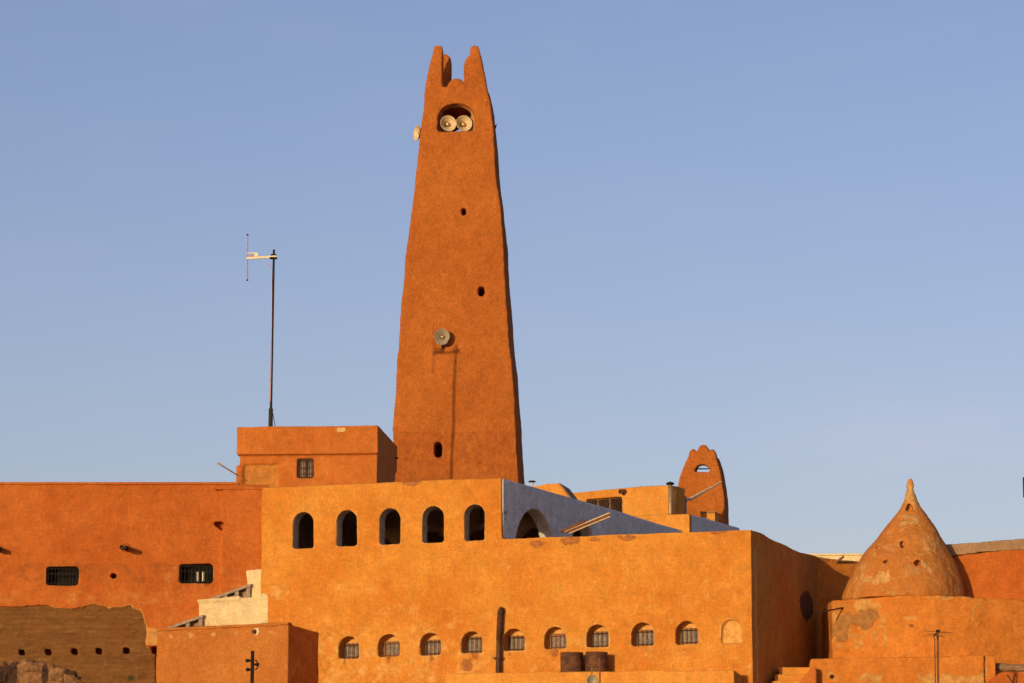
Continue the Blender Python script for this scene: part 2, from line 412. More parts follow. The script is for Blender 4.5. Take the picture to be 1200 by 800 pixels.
# ---------------------------------------------------------------- ground: one sheet to the horizon, rising to the town
def ground():
    bm = bmesh.new()
    def axis(lo, hi, core0, core1, step):
        a = list(np.arange(core0, core1, step)); g = step; x = core0
        while x > lo: g *= 1.35; x -= g; a.insert(0, x)
        g = step; x = core1
        while x < hi: a.append(x); g *= 1.35; x += g
        a.append(hi); return a
    xs = axis(-6000, 6000, -60, 60, 2.5); ys = axis(-5000, 7000, 20, 190, 2.5)
    def h(x, y):
        k = float(sstep(48, 92, np.array(y))) * (1 - float(sstep(200, 420, np.array(y)))) * (1 - float(sstep(70, 260, np.array(abs(x)))))
        n = noise.noise(Vector((x * .06, y * .06, 0))) * .5 + noise.noise(Vector((x * .3, y * .3, 2))) * .12
        return GZ * k + n * (.5 if abs(x) < 70 and y > 90 and y < 180 else 1) * min(1, max(.15, 1 if y > 12 else .3))
    V = [[bm.verts.new((x, y, min(h(x, y), 5.99 + .15) if y > 90 else h(x, y) - .2)) for x in xs] for y in ys]
    for j in range(len(ys) - 1):
        for i in range(len(xs) - 1): bm.faces.new((V[j][i], V[j][i+1], V[j+1][i+1], V[j+1][i]))
    o = part('ground', bm, M['ground'], smooth=True); tag(o, kind='structure')
ground()
B0 = 5.2    # footings of all walls go below the ground

# ================================================================ MOSQUE: ochre front wall, lower terrace, grey arcade
C = P(880, 620, 100)
FM = Frame(C.x, C.y, -20)
xK, zK = FM.at(588, 558); zT = FM.at(880, 620)[1]
xL = FM.at(306, 600)[0]
print('mosque', xK, zK, xL, zT)
mosque = thing('mosque_building', FM, 'ochre plastered building below the tall minaret, five arched openings above ten small arched niches', 'building')
LEN = 7.6
bm = bmesh.new()
z_l = FM.at(308, 570)[1]
prism_y(bm, [(xL, B0), (0, B0), (0, zT), (xK, zT), (xK, zK), (xL, zK)], 0, .5)
box(bm, xL, 0, .3, LEN, B0, 11.55)
box(bm, -.4, 0, .2, LEN, 11, zT)
# upper openings
cut = bmesh.new(); outlines = []
UP = [(343, 367, 599, 641.5), (394, 418, 597, 639), (444.5, 468.5, 595, 637), (495, 519, 592.5, 634.5), (544, 568, 590.5, 632.5)]
for x0, x1, yt, yb in UP:
    a_, zb = FM.at(x0, yb + .5); b_, zb2 = FM.at(x1, yb - .5); zt = FM.at((x0+x1)/2, yt)[1]
    prism_y(cut, arch(a_, b_, zb, zt), -.5, 1.0); outlines.append(arch(a_, b_, zb, zt))
# lower niches, recessed
NI = [(396,420,745,771), (443,468,743,768.5), (492,516,741,767), (540,565,739,764.5), (589,614,736,762),
      (638,663,734,759.5), (687,713.5,731,758), (740,766,729,756), (792,818,727,754)]
ND = .41
cut2 = bmesh.new(); niches = []
for x0, x1, yt, yb in NI:
    a_, zb = FM.at(x0, yb + .3); b_ = FM.at(x1, yb - .5)[0]; zt = FM.at((x0+x1)/2, yt)[1]
    prism_y(cut2, arch(a_, b_, zb, zt), -.5, ND); niches.append((a_, b_, zb, zt)); outlines.append(arch(a_, b_, zb, zt))
a_, zb = FM.at(845, 753.5); b_ = FM.at(869, 753)[0]; zt = FM.at(857, 725)[1]
prism_y(cut2, arch(a_, b_, zb, zt), -.5, .13); outlines.append(arch(a_, b_, zb, zt))
me = solid(bm, [cut, cut2], voxel=.038, smooth=2, amp=.028, freq=.55, fine=.008,
           warp=lambda x, y, z: sstep(11.2, zT, z) * (x > -.6) * (-.06 * sstep(1.0, 2.6, y) - .08 * sstep(2.5, 5, y) + .05 * sstep(5.5, 7.5, y)) + (x < xK) * sstep(13.8, zK, z) * (z_l - zK) * sstep(xK, xL, x))
zlo = FM.at(600, 745)[1]
paint(me, 'inner', lambda x, y, z: sstep(.05, .09, y) * (z > 12.3) * (z < zK - .3) * (x < xK - .3) * (x > xL + .05))
def pale_main(x, y, z):
    f = .20 + .17 * (1 - sstep(zlo - .6, zlo + 2.2, z)) + .07 * (1 - sstep(-12, -5, x)) - .12 * sstep(-5, 0, x) * sstep(zlo, zT, z)
    for cx, cy, rx, ry, s in ((592, 660, 12, 30, .44), (600, 690, 18, 14, .42), (330, 690, 28, 22, .45), (430, 690, 40, 10, .38), (500, 690, 30, 8, .38),
                              (745, 700, 6, 26, .40), (827, 690, 8, 26, .42), (862, 700, 9, 30, .40), (480, 615, 10, 22, .4), (580, 650, 18, 30, .3), (700, 712, 60, 10, .3), (560, 780, 60, 16, .3)):
        lx, lz = FM.at(cx, cy); f = np.maximum(f, s * blob(x, z, lx, lz, rx * .027, ry * .026, .8))
    for o_ in outlines: f = np.maximum(f, .50 * near_outline(x, z, o_, .05))
    return np.where(y < .1, f, np.where((z < 12) & (y < .6) & (y > .3), .95, np.where((z < 12) & (y < .15), .62, .1)))  # niche backs painted paler to carry the sunlight on them
paint(me, 'pale', pale_main)
lx0, lz0 = FM.at(314, 695); lx1, lz1 = FM.at(305, 734)
paint(me, 'cream', lambda x, y, z: rectm(x, z, -99, lx0, lz1, lz0, .12) * (y < .3))
def flake_main(x, y, z):
    f = np.zeros_like(x)
    for cx, cy, rx, ry in ((629, 636, 9, 5), (667, 633, 12, 6), (697, 631, 8, 3), (735, 629, 13, 4), (842, 622, 12, 3), (480, 565, 14, 4), (548, 777, 8, 9), (556, 765, 5, 9)):
        lx, lz = FM.at(cx, cy); f = np.maximum(f, .62 * blob(x, z, lx, lz, rx * .027, ry * .026, .6))
    for i_, (x0_, x1_, zb_, zt_) in enumerate(niches):
        f = np.maximum(f, (.40 + .05 * (i_ % 3)) * blob(x, z, x0_ + (x1_ - x0_) * (.35 + .12 * (i_ % 4)), zb_ - .10, .07 + .03 * (i_ % 3), .16, .7))
    return f * (y < .1)
paint(me, 'flake', flake_main)
# dark oval stain on the side wall (plane x = 0)
sy = []
for q in ((938, 709), (953, 709)):
    t = Frame(C.x, C.y, 70); sy.append(t.at(*q)[0])
zs0 = Frame(C.x, C.y, 70).at(946, 725)[1]; zs1 = Frame(C.x, C.y, 70).at(946, 693)[1]
paint(me, 'stain', lambda x, y, z: (x > -.15) * (y > .3) * blob(y, z, (sy[0] + sy[1]) / 2, (zs0 + zs1) / 2, (sy[1] - sy[0]) / 2 * 1.1, (zs1 - zs0) / 2 * 1.05, .5) * .95)
front = link('wall', me, M['ochre'], mosque)
# niche windows: frame, pane, bars
for k, (x0, x1, zb, zt) in enumerate(niches):
    W = x1 - x0; zw = zb + (zt - zb) * (.70 if k != 3 else .76)
    f0, f1 = x0 + .02, x1 - .035
    yb_ = ND - .05
    bmf = bmesh.new()
    t_ = .06
    box(bmf, f0, f1, yb_, ND + .02, zw - t_, zw + .03); box(bmf, f0, f1, yb_, ND + .02, zb + .015, zb + .015 + t_ * .7)
    box(bmf, f0, f0 + t_, yb_ + .003, ND + .02, zb + .015 + t_ * .7, zw - t_); box(bmf, f1 - t_, f1, yb_ + .003, ND + .02, zb + .015 + t_ * .7, zw - t_)
    cx = (f0 + f1) / 2
    if k % 3 != 1: box(bmf, cx - .012, cx + .012, yb_ + .01, ND + .02, zb + .015 + t_ * .7, zw - t_)
    win = part('window', bmf, M['brownframe'], mosque)
    bmp = bmesh.new(); box(bmp, f0 + t_, f1 - t_, ND - .02, ND - .01, zb + .05, zw - t_)
    part('pane', bmp, M['pane'] if k not in (0, 4) else M['pane'], win)
    bmg = bmesh.new(); nb = 4
    g0, g1 = f0 + .07, f1 + .01
    for i in range(nb + 1):
        xx = g0 + (g1 - g0 - .015) * i / nb
        tube(bmg, (xx, yb_ - .05, zb + .02), (xx, yb_ - .05, zw + .01), .011, n=6)
    for zz in (zb + .07, zw - .04):
        tube(bmg, (g0 - .02, yb_ - .064, zz), (g1, yb_ - .064, zz), .010, n=6)
    part('bars', bmg, M['brownframe' if k % 4 == 1 else 'iron'], win)

# ---- grey arcade wall running back from the upper corner
Kp = (FM.o[0] + xK * FM.c, FM.o[1] + xK * FM.s)
BETA = 23.3
FG = Frame(Kp[0], Kp[1], 90 - BETA)
GL = 15.7
def at_main(fr, x, y):    # frame-local -> mosque-local
    wx = fr.o[0] + x * fr.c - y * fr.s; wy = fr.o[1] + x * fr.s + y * fr.c
    return FM.local((wx, wy))
bm = bmesh.new()
GT = .45
zE = zK - .08
g = [FG.at(q[0], q[1])[1] for q in ((588,558),(700,583),(782,601),(866,618))]; print('grey top', g)
prism_y(bm, [(.07, 11.4), (GL, 11.4), (GL, zK - .07), (8, zK - .04), (.07, zK - .02)], -.012, GT)
cut = bmesh.new()
def arch_px(xl, xr, ytop, ybot, extra=1.2):
    x0, z0 = FG.at(xl, ybot); x1, z1 = FG.at(xr, ybot)
    zb = 11.75
    pts = None
    return x0, x1, z0, z1
AR = []
for xl, xr, xt, yt in ((604, 650, 626, 596), (668, 700, 684, 610)):
    x0 = FG.at(xl, 630)[0]; x1 = FG.at(xr, 628)[0]; zt = FG.at(xt, yt)[1]
    AR.append((x0, x1, zt)); print('arch', x0, x1, zt)
    prism_y(cut, arch(x0 - .05, x1 + .1, 11.6, zt, rise=zt - 12.15, n=22), -.5, 1)
me = solid(bm, [cut], voxel=.05, smooth=3, amp=.012, freq=.6, fine=.003)
def st_g(x, y, z):
    f = np.zeros_like(x)
    for cx, cy, r in ((592, 600, 3), (592, 608, 2)): 
        lx, lz = FG.at(cx, cy); f = np.maximum(f, .6 * blob(x, z, lx, lz, r * .05, r * .025, .6))
    return f
paint(me, 'stain', st_g)
ar = link('arcade_wall', me, M['lime'], mosque)
lp = FM.local(FG.o); ar.location = (lp[0], lp[1], 0); ar.rotation_euler = (0, 0, radians(FG.deg - FM.deg))
ar['label'] = 'grey lime washed side wall with two wide arches'
# roof and inner walls of the gallery (mosque frame)
r1 = at_main(FG, .3, .3); r2 = at_main(FG, 10.5, .3)
bm = bmesh.new()
prism_z(bm, [(xL + .3, .35), (r1[0] - .1, .35), (r2[0], r2[1]), (xL + .3, r2[1])], 13.95, 14.2)
part('roof', bm, M['lime'], mosque)
bm = bmesh.new()
yb = r2[1] - .4
box(bm, xL, r2[0] - .2, yb, yb + .35, 11.4, 14.3)      # back wall
box(bm, xL, xL + .35, .45, yb, 11.4, 14.3)             # left wall
for xx in (-12.9, -11.0, -9.1):                          # inner piers
    pts = [(xx - .2, 11.5), (xx + .2, 11.5), (xx + .2, 13.0), (xx + .9, 13.6), (xx + .9, 14.0), (xx - .9, 14.0), (xx - .9, 13.6), (xx - .2, 13.0)]
    prism_y(bm, pts, 4.2, 4.6)
part('inner_wall', bm, M['innerwall'], mosque)
def mp_(fr, x, y): return (fr.o[0] + x * fr.c - y * fr.s, fr.o[1] + x * fr.s + y * fr.c)

# ================================================================ RED BUILDING (left)
FR = frame_px(0, 600, 106.0, 0)
RX = lambda px, py=620, v=0: FR.at(px, py, v)
red = thing('red_building', FR, 'long red ochre building at left with two barred windows and a bare mud patch', 'building')
zr = RX(100, 566)[1]; x_end = RX(315)[0]; x_lo = RX(-70)[0]
bm = bmesh.new()
zledge = RX(90, 758)[1]
prism_y(bm, [(x_lo, B0), (x_end, B0), (x_end, zr - .03), (x_end - 3, zr), (x_lo, zr + .02)], 0, 6)
box(bm, RX(261)[0], x_end, -.13, .2, B0, RX(280, 571)[1])       # later skim of plaster beside the ochre wall
cut = bmesh.new()
xa, za = RX(-5, 757); 
# ragged opening where the plaster has fallen
top = [(0,711),(20,711),(35,710),(50,709),(62,711),(70,713),(90,712),(100,710),(107,708.5),(120,709),(127,711),(129,714),(131,711),(145,711),(148,709),(154,708),(157,713),(165,714),(167,719),(169,727),(171,734),(171,742),(170,752),(171,757)]
_t = []
for (ax, ay), (bx, by) in zip(top[:-1], top[1:]):
    for k in range(3): _t.append((ax + (bx - ax) * k / 3, ay + (by - ay) * k / 3 + random.uniform(-1.1, 1.1)))
top = _t + [top[-1]]
pts = [RX(-75, 757), RX(171, 757)] + [RX(*q) for q in top[::-1]] + [RX(-75, 711)]
prism_y(cut, pts, -.5, .15)
cutl = bmesh.new()
prism_y(cutl, [RX(-75, 815), RX(186, 815), RX(186, 757.5), RX(171, 756.5), RX(-75, 757)], -.5, .13)
w1 = [(54, 91.5, 663, 685), (210, 249, 660, 682.5)]
cutw = bmesh.new()
for x0, x1, y0, y1 in w1:
    a_, zt = RX(x0, y0); b_, zb = RX(x1, y1)
    prism_y(cutw, oval((a_+b_)/2, (zt+zb)/2, (b_-a_)/2, (zt-zb)/2, n=32, e=.18), -.5, .6)
a_, z_ = RX(133, 674); prism_y(cutw, oval(a_, z_, .10, .085, e=1), -.5, .5)
# small triangular notch under the old plaster step
prism_y(cutw, [RX(247, 611), RX(262, 622), RX(262, 611)], -.5, .35)
cuth = bmesh.new()
for px, py in ((25, 763.5), (56, 763), (86.5, 762.5), (115.5, 762), (147.5, 761.5), (181, 761.5)):
    cx, cz = RX(px, py); box(cuth, cx - .12, cx + .12, -.2, .7, cz - .12, cz + .12)
me = solid(bm, [cut, cutl, cutw, cuth], voxel=.042, smooth=2, amp=.028, freq=.5, fine=.008)
def red_pale(x, y, z):
    f = rectm(x, z, RX(262)[0], RX(310)[0], RX(0, 655)[1], RX(0, 573)[1], .04) * .30
    f = np.maximum(f, rectm(x, z, -99, RX(250)[0], RX(0, 712)[1], RX(0, 687)[1], .2) * .42)
    f = np.maximum(f, rectm(x, z, RX(175)[0], RX(310)[0], RX(0, 740)[1], RX(0, 657)[1], .25) * .40)
    f = np.maximum(f, .4 * rectm(x, z, RX(170)[0], RX(240)[0], RX(0, 612)[1], RX(0, 567)[1], .8))
    return f
paint(me, 'pale', red_pale)
def red_cream(x, y, z):
    f = rectm(x, z, RX(170)[0], RX(190)[0], RX(0, 757)[1], RX(0, 733)[1], .1) * .55
    for x0, x1, y0, y1 in w1:      # pale rim round the window openings
        a_, zt = RX(x0, y0); b_, zb = RX(x1, y1); cx, cz = (a_+b_)/2, (zt+zb)/2
        r = ((abs(x-cx)/((b_-a_)/2)) ** 5 + (abs(z-cz)/((zt-zb)/2)) ** 5) ** .2
        f = np.maximum(f, .56 * (np.abs(r - 1.03) < .05) * (y < .1))
    e = np.full_like(x, 9.)
    tx = np.array([RX(*q)[0] for q in top]); tz = np.array([RX(*q)[1] for q in top])
    for i in range(len(top) - 1):
        ax, az, bx, bz = tx[i], tz[i], tx[i+1], tz[i+1]
        L = (bx-ax)**2 + (bz-az)**2 + 1e-9
        t = np.clip(((x-ax)*(bx-ax) + (z-az)*(bz-az)) / L, 0, 1)
        e = np.minimum(e, np.hypot(x-ax-t*(bx-ax), z-az-t*(bz-az)))
    return np.maximum(f, .56 * (1 - sstep(.02, .07, e)) * (x > RX(60)[0]))
paint(me, 'cream', red_cream)
paint(me, 'stain', lambda x, y, z: .42 * rectm(x, z, -99, RX(249)[0], RX(0, 686)[1], RX(0, 655)[1], .15) + .3 * rectm(x, z, RX(240)[0], RX(260)[0], RX(0, 700)[1], RX(0, 660)[1], .1))
link('wall', me, M['red'], red)
bm = bmesh.new()
box(bm, x_lo, RX(279)[0], -.05, .3, RX(0, 567.3)[1], RX(0, 564.3)[1]); part('coping', bm, M['red'], red, bevel=.01)
bm = bmesh.new()
box(bm, RX(251)[0], x_end, -.16, .1, RX(0, 573.5)[1], RX(0, 570.6)[1]); part('coping', bm, M['red'], red, bevel=.01)
# bare mud wall behind the fallen plaster, with a row of empty beam holes
bm = bmesh.new()
box(bm, RX(-70)[0], RX(184.5)[0], .075, .4, B0 + .02, zledge - .02)
box(bm, RX(-70)[0], RX(174)[0], .09, .4, zledge - .1, RX(0, 706)[1])
cut = bmesh.new()
for px, py in ((25, 763.5), (56, 763), (86.5, 762.5), (115.5, 762), (147.5, 761.5), (181, 761.5)):
    cx, cz = RX(px, py); s = .105
    pts = [(cx - s, cz + s), (cx - s * .8, cz - s * .8), (cx + s, cz - s), (cx + s * .9, cz + s * .75)]
    prism_y(cut, pts, -.3, .6)
me = solid(bm, [cut], voxel=.03, smooth=1, amp=.022, freq=1.6, fine=.018)
o = link('mud_patch', me, M['mud'], red); o['label'] = 'bare brown mud courses where plaster fell, with a row of square beam holes'
# windows
for k, (x0, x1, y0, y1) in enumerate(w1):
    a_, zt = RX(x0, y0); b_, zb = RX(x1, y1)
    bmf = bmesh.new(); 
    for zz in (zb + .06, (zb+zt)/2 + .08, zt - .06): box(bmf, a_ + .02, b_ - .02, .115, .14, zz - .012, zz + .012)
    n = 9
    win = part('window', bmf, M['black'], red)
    bmb = bmesh.new()
    for i in range(n):
        xx = a_ + .06 + (b_ - a_ - .12) * i / (n - 1); tube(bmb, (xx, .10, zb + .02), (xx, .10, zt - .02), .012, n=6)
        if i % 2 == 0 and k == 0: 
            lathe(bmb, [(.055, -.012), (.072, 0), (.055, .012)], 10, (xx + .055, .105, (zb + zt) / 2), axis='Y')
    part('bars', bmb, M['black'], win)
    bmp = bmesh.new(); box(bmp, a_ + .01, b_ - .01, .50, .53, zb, zt)
    part('pane', bmp, M['black'], win)
    if k == 1:
        bmc = bmesh.new()
        for px in (231.5, 238.5): 
            xx = RX(px)[0]; box(bmc, xx - .035, xx + .03, .145, .16, RX(0, 680.5)[1], RX(0, 668.5)[1])
        c_ = part('bars', bmc, M['whiteglass'], win); c_['label'] = 'two short pale upright bars'
# wooden rain spouts
def spout(px, py, L, label, r=.095):
    cx, cz = RX(px, py)
    fr = Frame(FR.o[0] + cx, FR.o[1], 0)
    t = thing('rain_spout', fr, label, 'rain spout', 'dark wooden spouts on the red wall', z=cz)
    b_ = bmesh.new()
    pts = [(-r, -.02), (-r * .8, -r), (r * .8, -r), (r, -.02), (r * .7, .03), (r * .45, -.03), (-r * .45, -.03), (-r * .7, .03)]
    taper_y(b_, [(x * 1.1, z - .05) for x, z in pts], -L, pts, .1)
    part('trough', b_, M['darkwood'], t)
    b_ = bmesh.new(); lathe(b_, [(.001, .03), (r * 1.3, .03), (r * 1.5, .0), (r * 1.3, -.02)], 14, (0, -.015, -.03), axis='Y')
    part('collar', b_, M['red'], t)
spout(147, 640, .75, 'short dark wooden spout high on the red wall, between the two barred windows')
spout(-2, 641, .55, 'dark wooden spout cut by the left picture edge')

# ================================================================ CREAM STAIR WALLS (between red and ochre buildings)
stair = None
FS = frame_px(233, 715, 105.46, -1)
stair = thing('outside_stair', FS, 'cream plastered stair walls rising beside the ochre building', 'staircase')
S = lambda px, py, v=0: FS.at(px, py, v)
bm = bmesh.new()
prism_y(bm, [S(233, 815), S(310, 815), S(310, 698), S(233, 702.5)], 0, .5)
prism_y(bm, [S(231, 705.5), S(281, 702), S(281, 697.5), S(231, 702)], -.05, .55)
me = solid(bm, [], voxel=.04, smooth=2, amp=.012, freq=1)
link('lower_wall', me, M['cream'], stair)
bm = bmesh.new(); v2 = .22
prism_y(bm, [S(290, 705, v2), S(309, 705, v2), S(309, 665.5, v2), S(288, 667.5, v2), S(290, 683, v2)], v2, v2 + .4)
me = solid(bm, [], voxel=.04, smooth=2, amp=.012, freq=1)
link('upper_wall', me, M['cream'], stair)
def flight(pa, pb, ybase, v, name):
    """raking stone edge with stepped posts under it"""
    bm = bmesh.new()
    A, Bp = S(*pa, v), S(*pb, v); A2 = S(pa[0], pa[1] + 3, v); B2 = S(pb[0], pb[1] + 3.4, v)
    prism_y(bm, [A2, B2, Bp, A], v - .04, v + .5)
    o = part(name, bm, M['stone'], stair, bevel=.008)
    bm = bmesh.new()
    for i in range(3):
        f = 1 - i * .27
        x = A[0] + (Bp[0] - A[0]) * f; zt = A2[1] + (B2[1] - A2[1]) * f
        zb = S(pb[0], ybase, v)[1]
        bm = bmesh.new(); box(bm, x - .14, x - .02, v, v + .42, zb, zt - .01)
        part('post', bm, M['stone'], o)
    bm = bmesh.new()
    zb = S(pb[0], ybase, v)[1]
    prism_y(bm, [(A2[0] + .1, zb), (B2[0] - .02, zb), (B2[0] - .02, B2[1] - .02), (A2[0] + .1, A2[1] - .02)], v + .2, v + .3)
    part('riser_face', bm, M['coping'], o)
flight((244, 701), (294, 683), 700, .12, 'upper_flight')
flight((183, 739), (238, 719.5), 740, -.12, 'lower_flight')

# ================================================================ FRONT BLOCK (184-375)
A_ = P(184, 737, 104.7); B_ = P(338, 729.5, 103.25); D_ = P(374.5, 740.5, 104.75)
FF = Frame(B_.x, B_.y, math.degrees(math.atan2(B_.y - A_.y, B_.x - A_.x)))
blk = thing('small_annex', FF, 'low square ochre annex with a sunlit front and dark right side, under the cream stair', 'building')
la, lb, ld = FF.local(A_), (0, 0), FF.local(D_)
zt_ = B_.z; print('annex', A_.z, B_.z, D_.z)
bm = bmesh.new()
prism_z(bm, [(la[0], la[1], A_.z), (0, 0, B_.z), (ld[0], ld[1], D_.z), (la[0] + .3, ld[1] + .6, A_.z)], B0, 0)
# raised rim on the side wall
me = solid(bm, [], voxel=.045, smooth=3, amp=.035, freq=.8, fine=.008)
def blk_pale(x, y, z):
    f = np.zeros_like(x)
    for cx in (200, 224, 250, 277): 
        lx, lz = FF.at(cx, 745 - (cx - 200) * .045); f = np.maximum(f, .55 * blob(x, z, lx, lz, .12, .10, .6))
    lx, lz = FF.at(320, 740); f = np.maximum(f, .42 * blob(x, z, lx, lz, .3, .15, .7))
    return f * (y < .3)
paint(me, 'pale', blk_pale, .05, 6)
def blk_cream(x, y, z):
    lx, lz = FF.at(300.5, 739); return blob(x, z, lx, lz, .085, .11, .15) * (y < .3)
paint(me, 'cream', blk_cream)
link('wall', me, M['block'], blk)
bm = bmesh.new()
e0, e1 = FF.at(184, 739.5), FF.at(338, 732)
prism_y(bm, [(la[0] - .03, e0[1]), (.02, e1[1]), (.02, B_.z + .035), (la[0] - .03, A_.z + .035)], -.045, .3)
me = solid(bm, [], voxel=.035, smooth=3, amp=.02, freq=1.2, fine=.01)
link('coping', me, M['block'], blk)
# overflow pipe stub under the coping
lx, lz = FF.at(298.5, 739)
fr = Frame(FF.o[0] + lx * FF.c, FF.o[1] + lx * FF.s, FF.deg)
t = thing('pipe_stub', fr, 'short dark pipe stub beside a white dab near the top of the low annex', 'pipe', z=lz)
bm = bmesh.new(); tube(bm, (0, -.1, -.02), (0, .1, 0), .055, n=12); part('pipe', bm, M['iron'], t)
bm = bmesh.new(); lathe(bm, [(.045, -.05), (.06, 0), (.045, .05)], 12, (0, 0, .0)); part('elbow', bm, M['darkwood'], t)

# ================================================================ ROOFTOP ROOM
FH = frame_px(443, 530, 107.0, -5)
H = lambda px, py, v=0: FH.at(px, py, v)
hut = thing('rooftop_room', FH, 'small flat roofed orange room under the aerial mast, left of the tall minaret', 'building')
z0 = 14.17; zt_ = H(443, 498)[1]; zb_ = H(443, 531)[1]; xl = H(278.5, 520)[0]
bm = bmesh.new()
box(bm, H(281, 540)[0], -.02, .0, 4.8, z0, zt_ - .1)
box(bm, xl - .02, .02, -.14, 4.9, zb_, zt_)
box(bm, H(277, 550)[0], H(281, 550)[0] + .06, -.06, .4, z0, H(278, 545)[1])
cut = bmesh.new()
a_, zt2 = H(285.5, 543); b_, zb2 = H(326, 580); box(cut, a_, b_, -.3, .07, zb2, zt2)
a_, zt2 = H(348, 536.5); b_, zb2 = H(367.5, 559); box(cut, a_, b_, -.3, .22, zb2, zt2); hw = (a_, b_, zb2, zt2)
me = solid(bm, [cut], voxel=.035, smooth=2, amp=.02, freq=.8)
cx, cz = H(401, 503.5)
paint(me, 'cream', lambda x, y, z: rectm(x, z, cx - .16, cx + .12, cz - .07, cz + .07, .03) * (y < .3) * .8)
paint(me, 'pale', lambda x, y, z: (sstep(.02, .05, y)) * rectm(x, z, H(285, 550)[0], H(327, 550)[0], z0, H(300, 543)[1], .03))
link('wall', me, M['hut'], hut)
bmf = bmesh.new(); a_, b_, zb2, zt2 = hw
for q in ((a_, b_, zt2 - .04, zt2), (a_, b_, zb2, zb2 + .04)): box(bmf, q[0], q[1], .06, .10, q[2], q[3])
for q in (a_, (a_ + b_) / 2 - .015, b_ - .035): box(bmf, q, q + .035, .062, .098, zb2 + .04, zt2 - .04)
win = part('window', bmf, M['iron'], hut)
bmb = bmesh.new()
for i in range(6): 
    xx = a_ + .05 + (b_ - a_ - .1) * i / 5; tube(bmb, (xx, .04, zb2 - .02), (xx, .04, zt2 + .02), .009, n=6)
for i in range(3): zz = zb2 + (zt2 - zb2) * (i + .7) / 3.2; tube(bmb, (a_, .03, zz), (b_, .03, zz), .009, n=6)
part('bars', bmb, M['iron'], win)
bmp = bmesh.new(); box(bmp, a_, b_, .16, .18, zb2, zt2); part('pane', bmp, M['pane'], win)
# small side pipe
bm = bmesh.new(); q = FH.local(P(464, 536, 111.3)); zq = P(464, 536, 111.3).z
tube(bm, (-.02, q[1], zq), (.12, q[1], zq), .03, n=8); part('outlet_pipe', bm, M['iron'], hut)
# rod leaning out over the red roof
p0, p1 = P(277, 555, 107.4), P(254.5, 541.5, 107.0)
fr = Frame(p0.x, p0.y, 0)
t = thing('leaning_rod', fr, 'short pale rod sticking out left of the rooftop room over the red roof', 'rod', z=p0.z)
bm = bmesh.new(); d = p1 - p0; tube(bm, (.35, .05, -.22), d * .8, .022, n=8); part('rod', bm, M['wood'], t)
bm = bmesh.new(); tube(bm, d * .78, d, .035, n=8); part('tip', bm, M['palewood'], t)

# ================================================================ AERIAL MAST
base = P(317, 497.5, 108.2)
FA = Frame(base.x, base.y, 0)
A = lambda px, py: FA.at(px, py)
ant = thing('aerial_mast', FA, 'tall thin dark mast with a pale side arm dipole on the rooftop room', 'antenna', z=0)
x0_, zz0 = A(317, 498); xT, zT2 = A(321, 293)
bm = bmesh.new(); tube(bm, (x0_, 0, zz0 - .6), (xT, 0, zT2), .042, .036, n=10); part('mast', bm, M['mast'], ant, smooth=True)
bm = bmesh.new(); q = A(317.4, 478); tube(bm, (x0_, 0, zz0 - .5), (q[0], 0, q[1]), .07, n=10)
part('sleeve', bm, M['mast'], ant)
bm = bmesh.new(); q1, q2 = A(289, 303.5), A(324, 301.5)
box(bm, 0, 1, -.03, .03, -.035, .035)
for v in bm.verts:
    f = v.co.x; v.co.x = q1[0] + (q2[0] - q1[0]) * f; v.co.z += q1[1] + (q2[1] - q1[1]) * f; v.co.y -= .06
arm = part('arm', bm, M['antpaint'], ant)
bm = bmesh.new(); qa, qb = A(290, 304), A(302.5, 297)
box(bm, qb[0] - .11, qb[0], -.10, -.02, qa[1] + .04, qb[1]); box(bm, qa[0], qb[0] - .11, -.09, -.03, qb[1] - .035, qb[1])
part('matching_box', bm, M['antpaint'], arm)
bm = bmesh.new(); qs, qe = A(291.5, 300.7), A(298.5, 300.7)
for i in range(5):
    x = qs[0] + (qe[0] - qs[0]) * i / 5; box(bm, x, x + .022, -.085, -.04, qs[1] - .03, qs[1] + .03)
part('coil', bm, M['antred'], arm)
bm = bmesh.new(); q1, q2 = A(290.2, 276), A(290, 329)
tube(bm, (q2[0], -.06, q2[1]), (q1[0], -.06, q1[1]), .017, n=8); dip = part('radiator', bm, M['antred'], ant)
for q in (q1, q2):
    bm = bmesh.new(); lathe(bm, [(.001, -.03), (.03, -.02), (.03, .02), (.001, .03)], 10, (q[0], -.06, q[1]))
    part('end_cap', bm, M['black'], dip)
bm = bmesh.new()
for py, w_ in ((299.5, .10), (303, .13)):
    q = A(321, py); box(bm, q[0] - w_, q[0] + w_ * .8, -.09, .06, q[1] - .025, q[1] + .025)
part('clamp', bm, M['black'], ant)
bm = bmesh.new(); pts = [A(313.5, 304), A(314, 309), A(318.5, 316), A(318.8, 340), A(318, 420), A(317, 470)]
for a2, b2 in zip(pts[:-1], pts[1:]): tube(bm, (a2[0], -.05, a2[1]), (b2[0], -.05, b2[1]), .010, n=6)
part('cable', bm, M['antred'], ant)
bm = bmesh.new(); a2, b2 = A(319, 480), A(323.5, 498); tube(bm, (a2[0], 0, a2[1]), (b2[0], -.3, b2[1] - .1), .012, n=6)
part('stay', bm, M['mast'], ant)

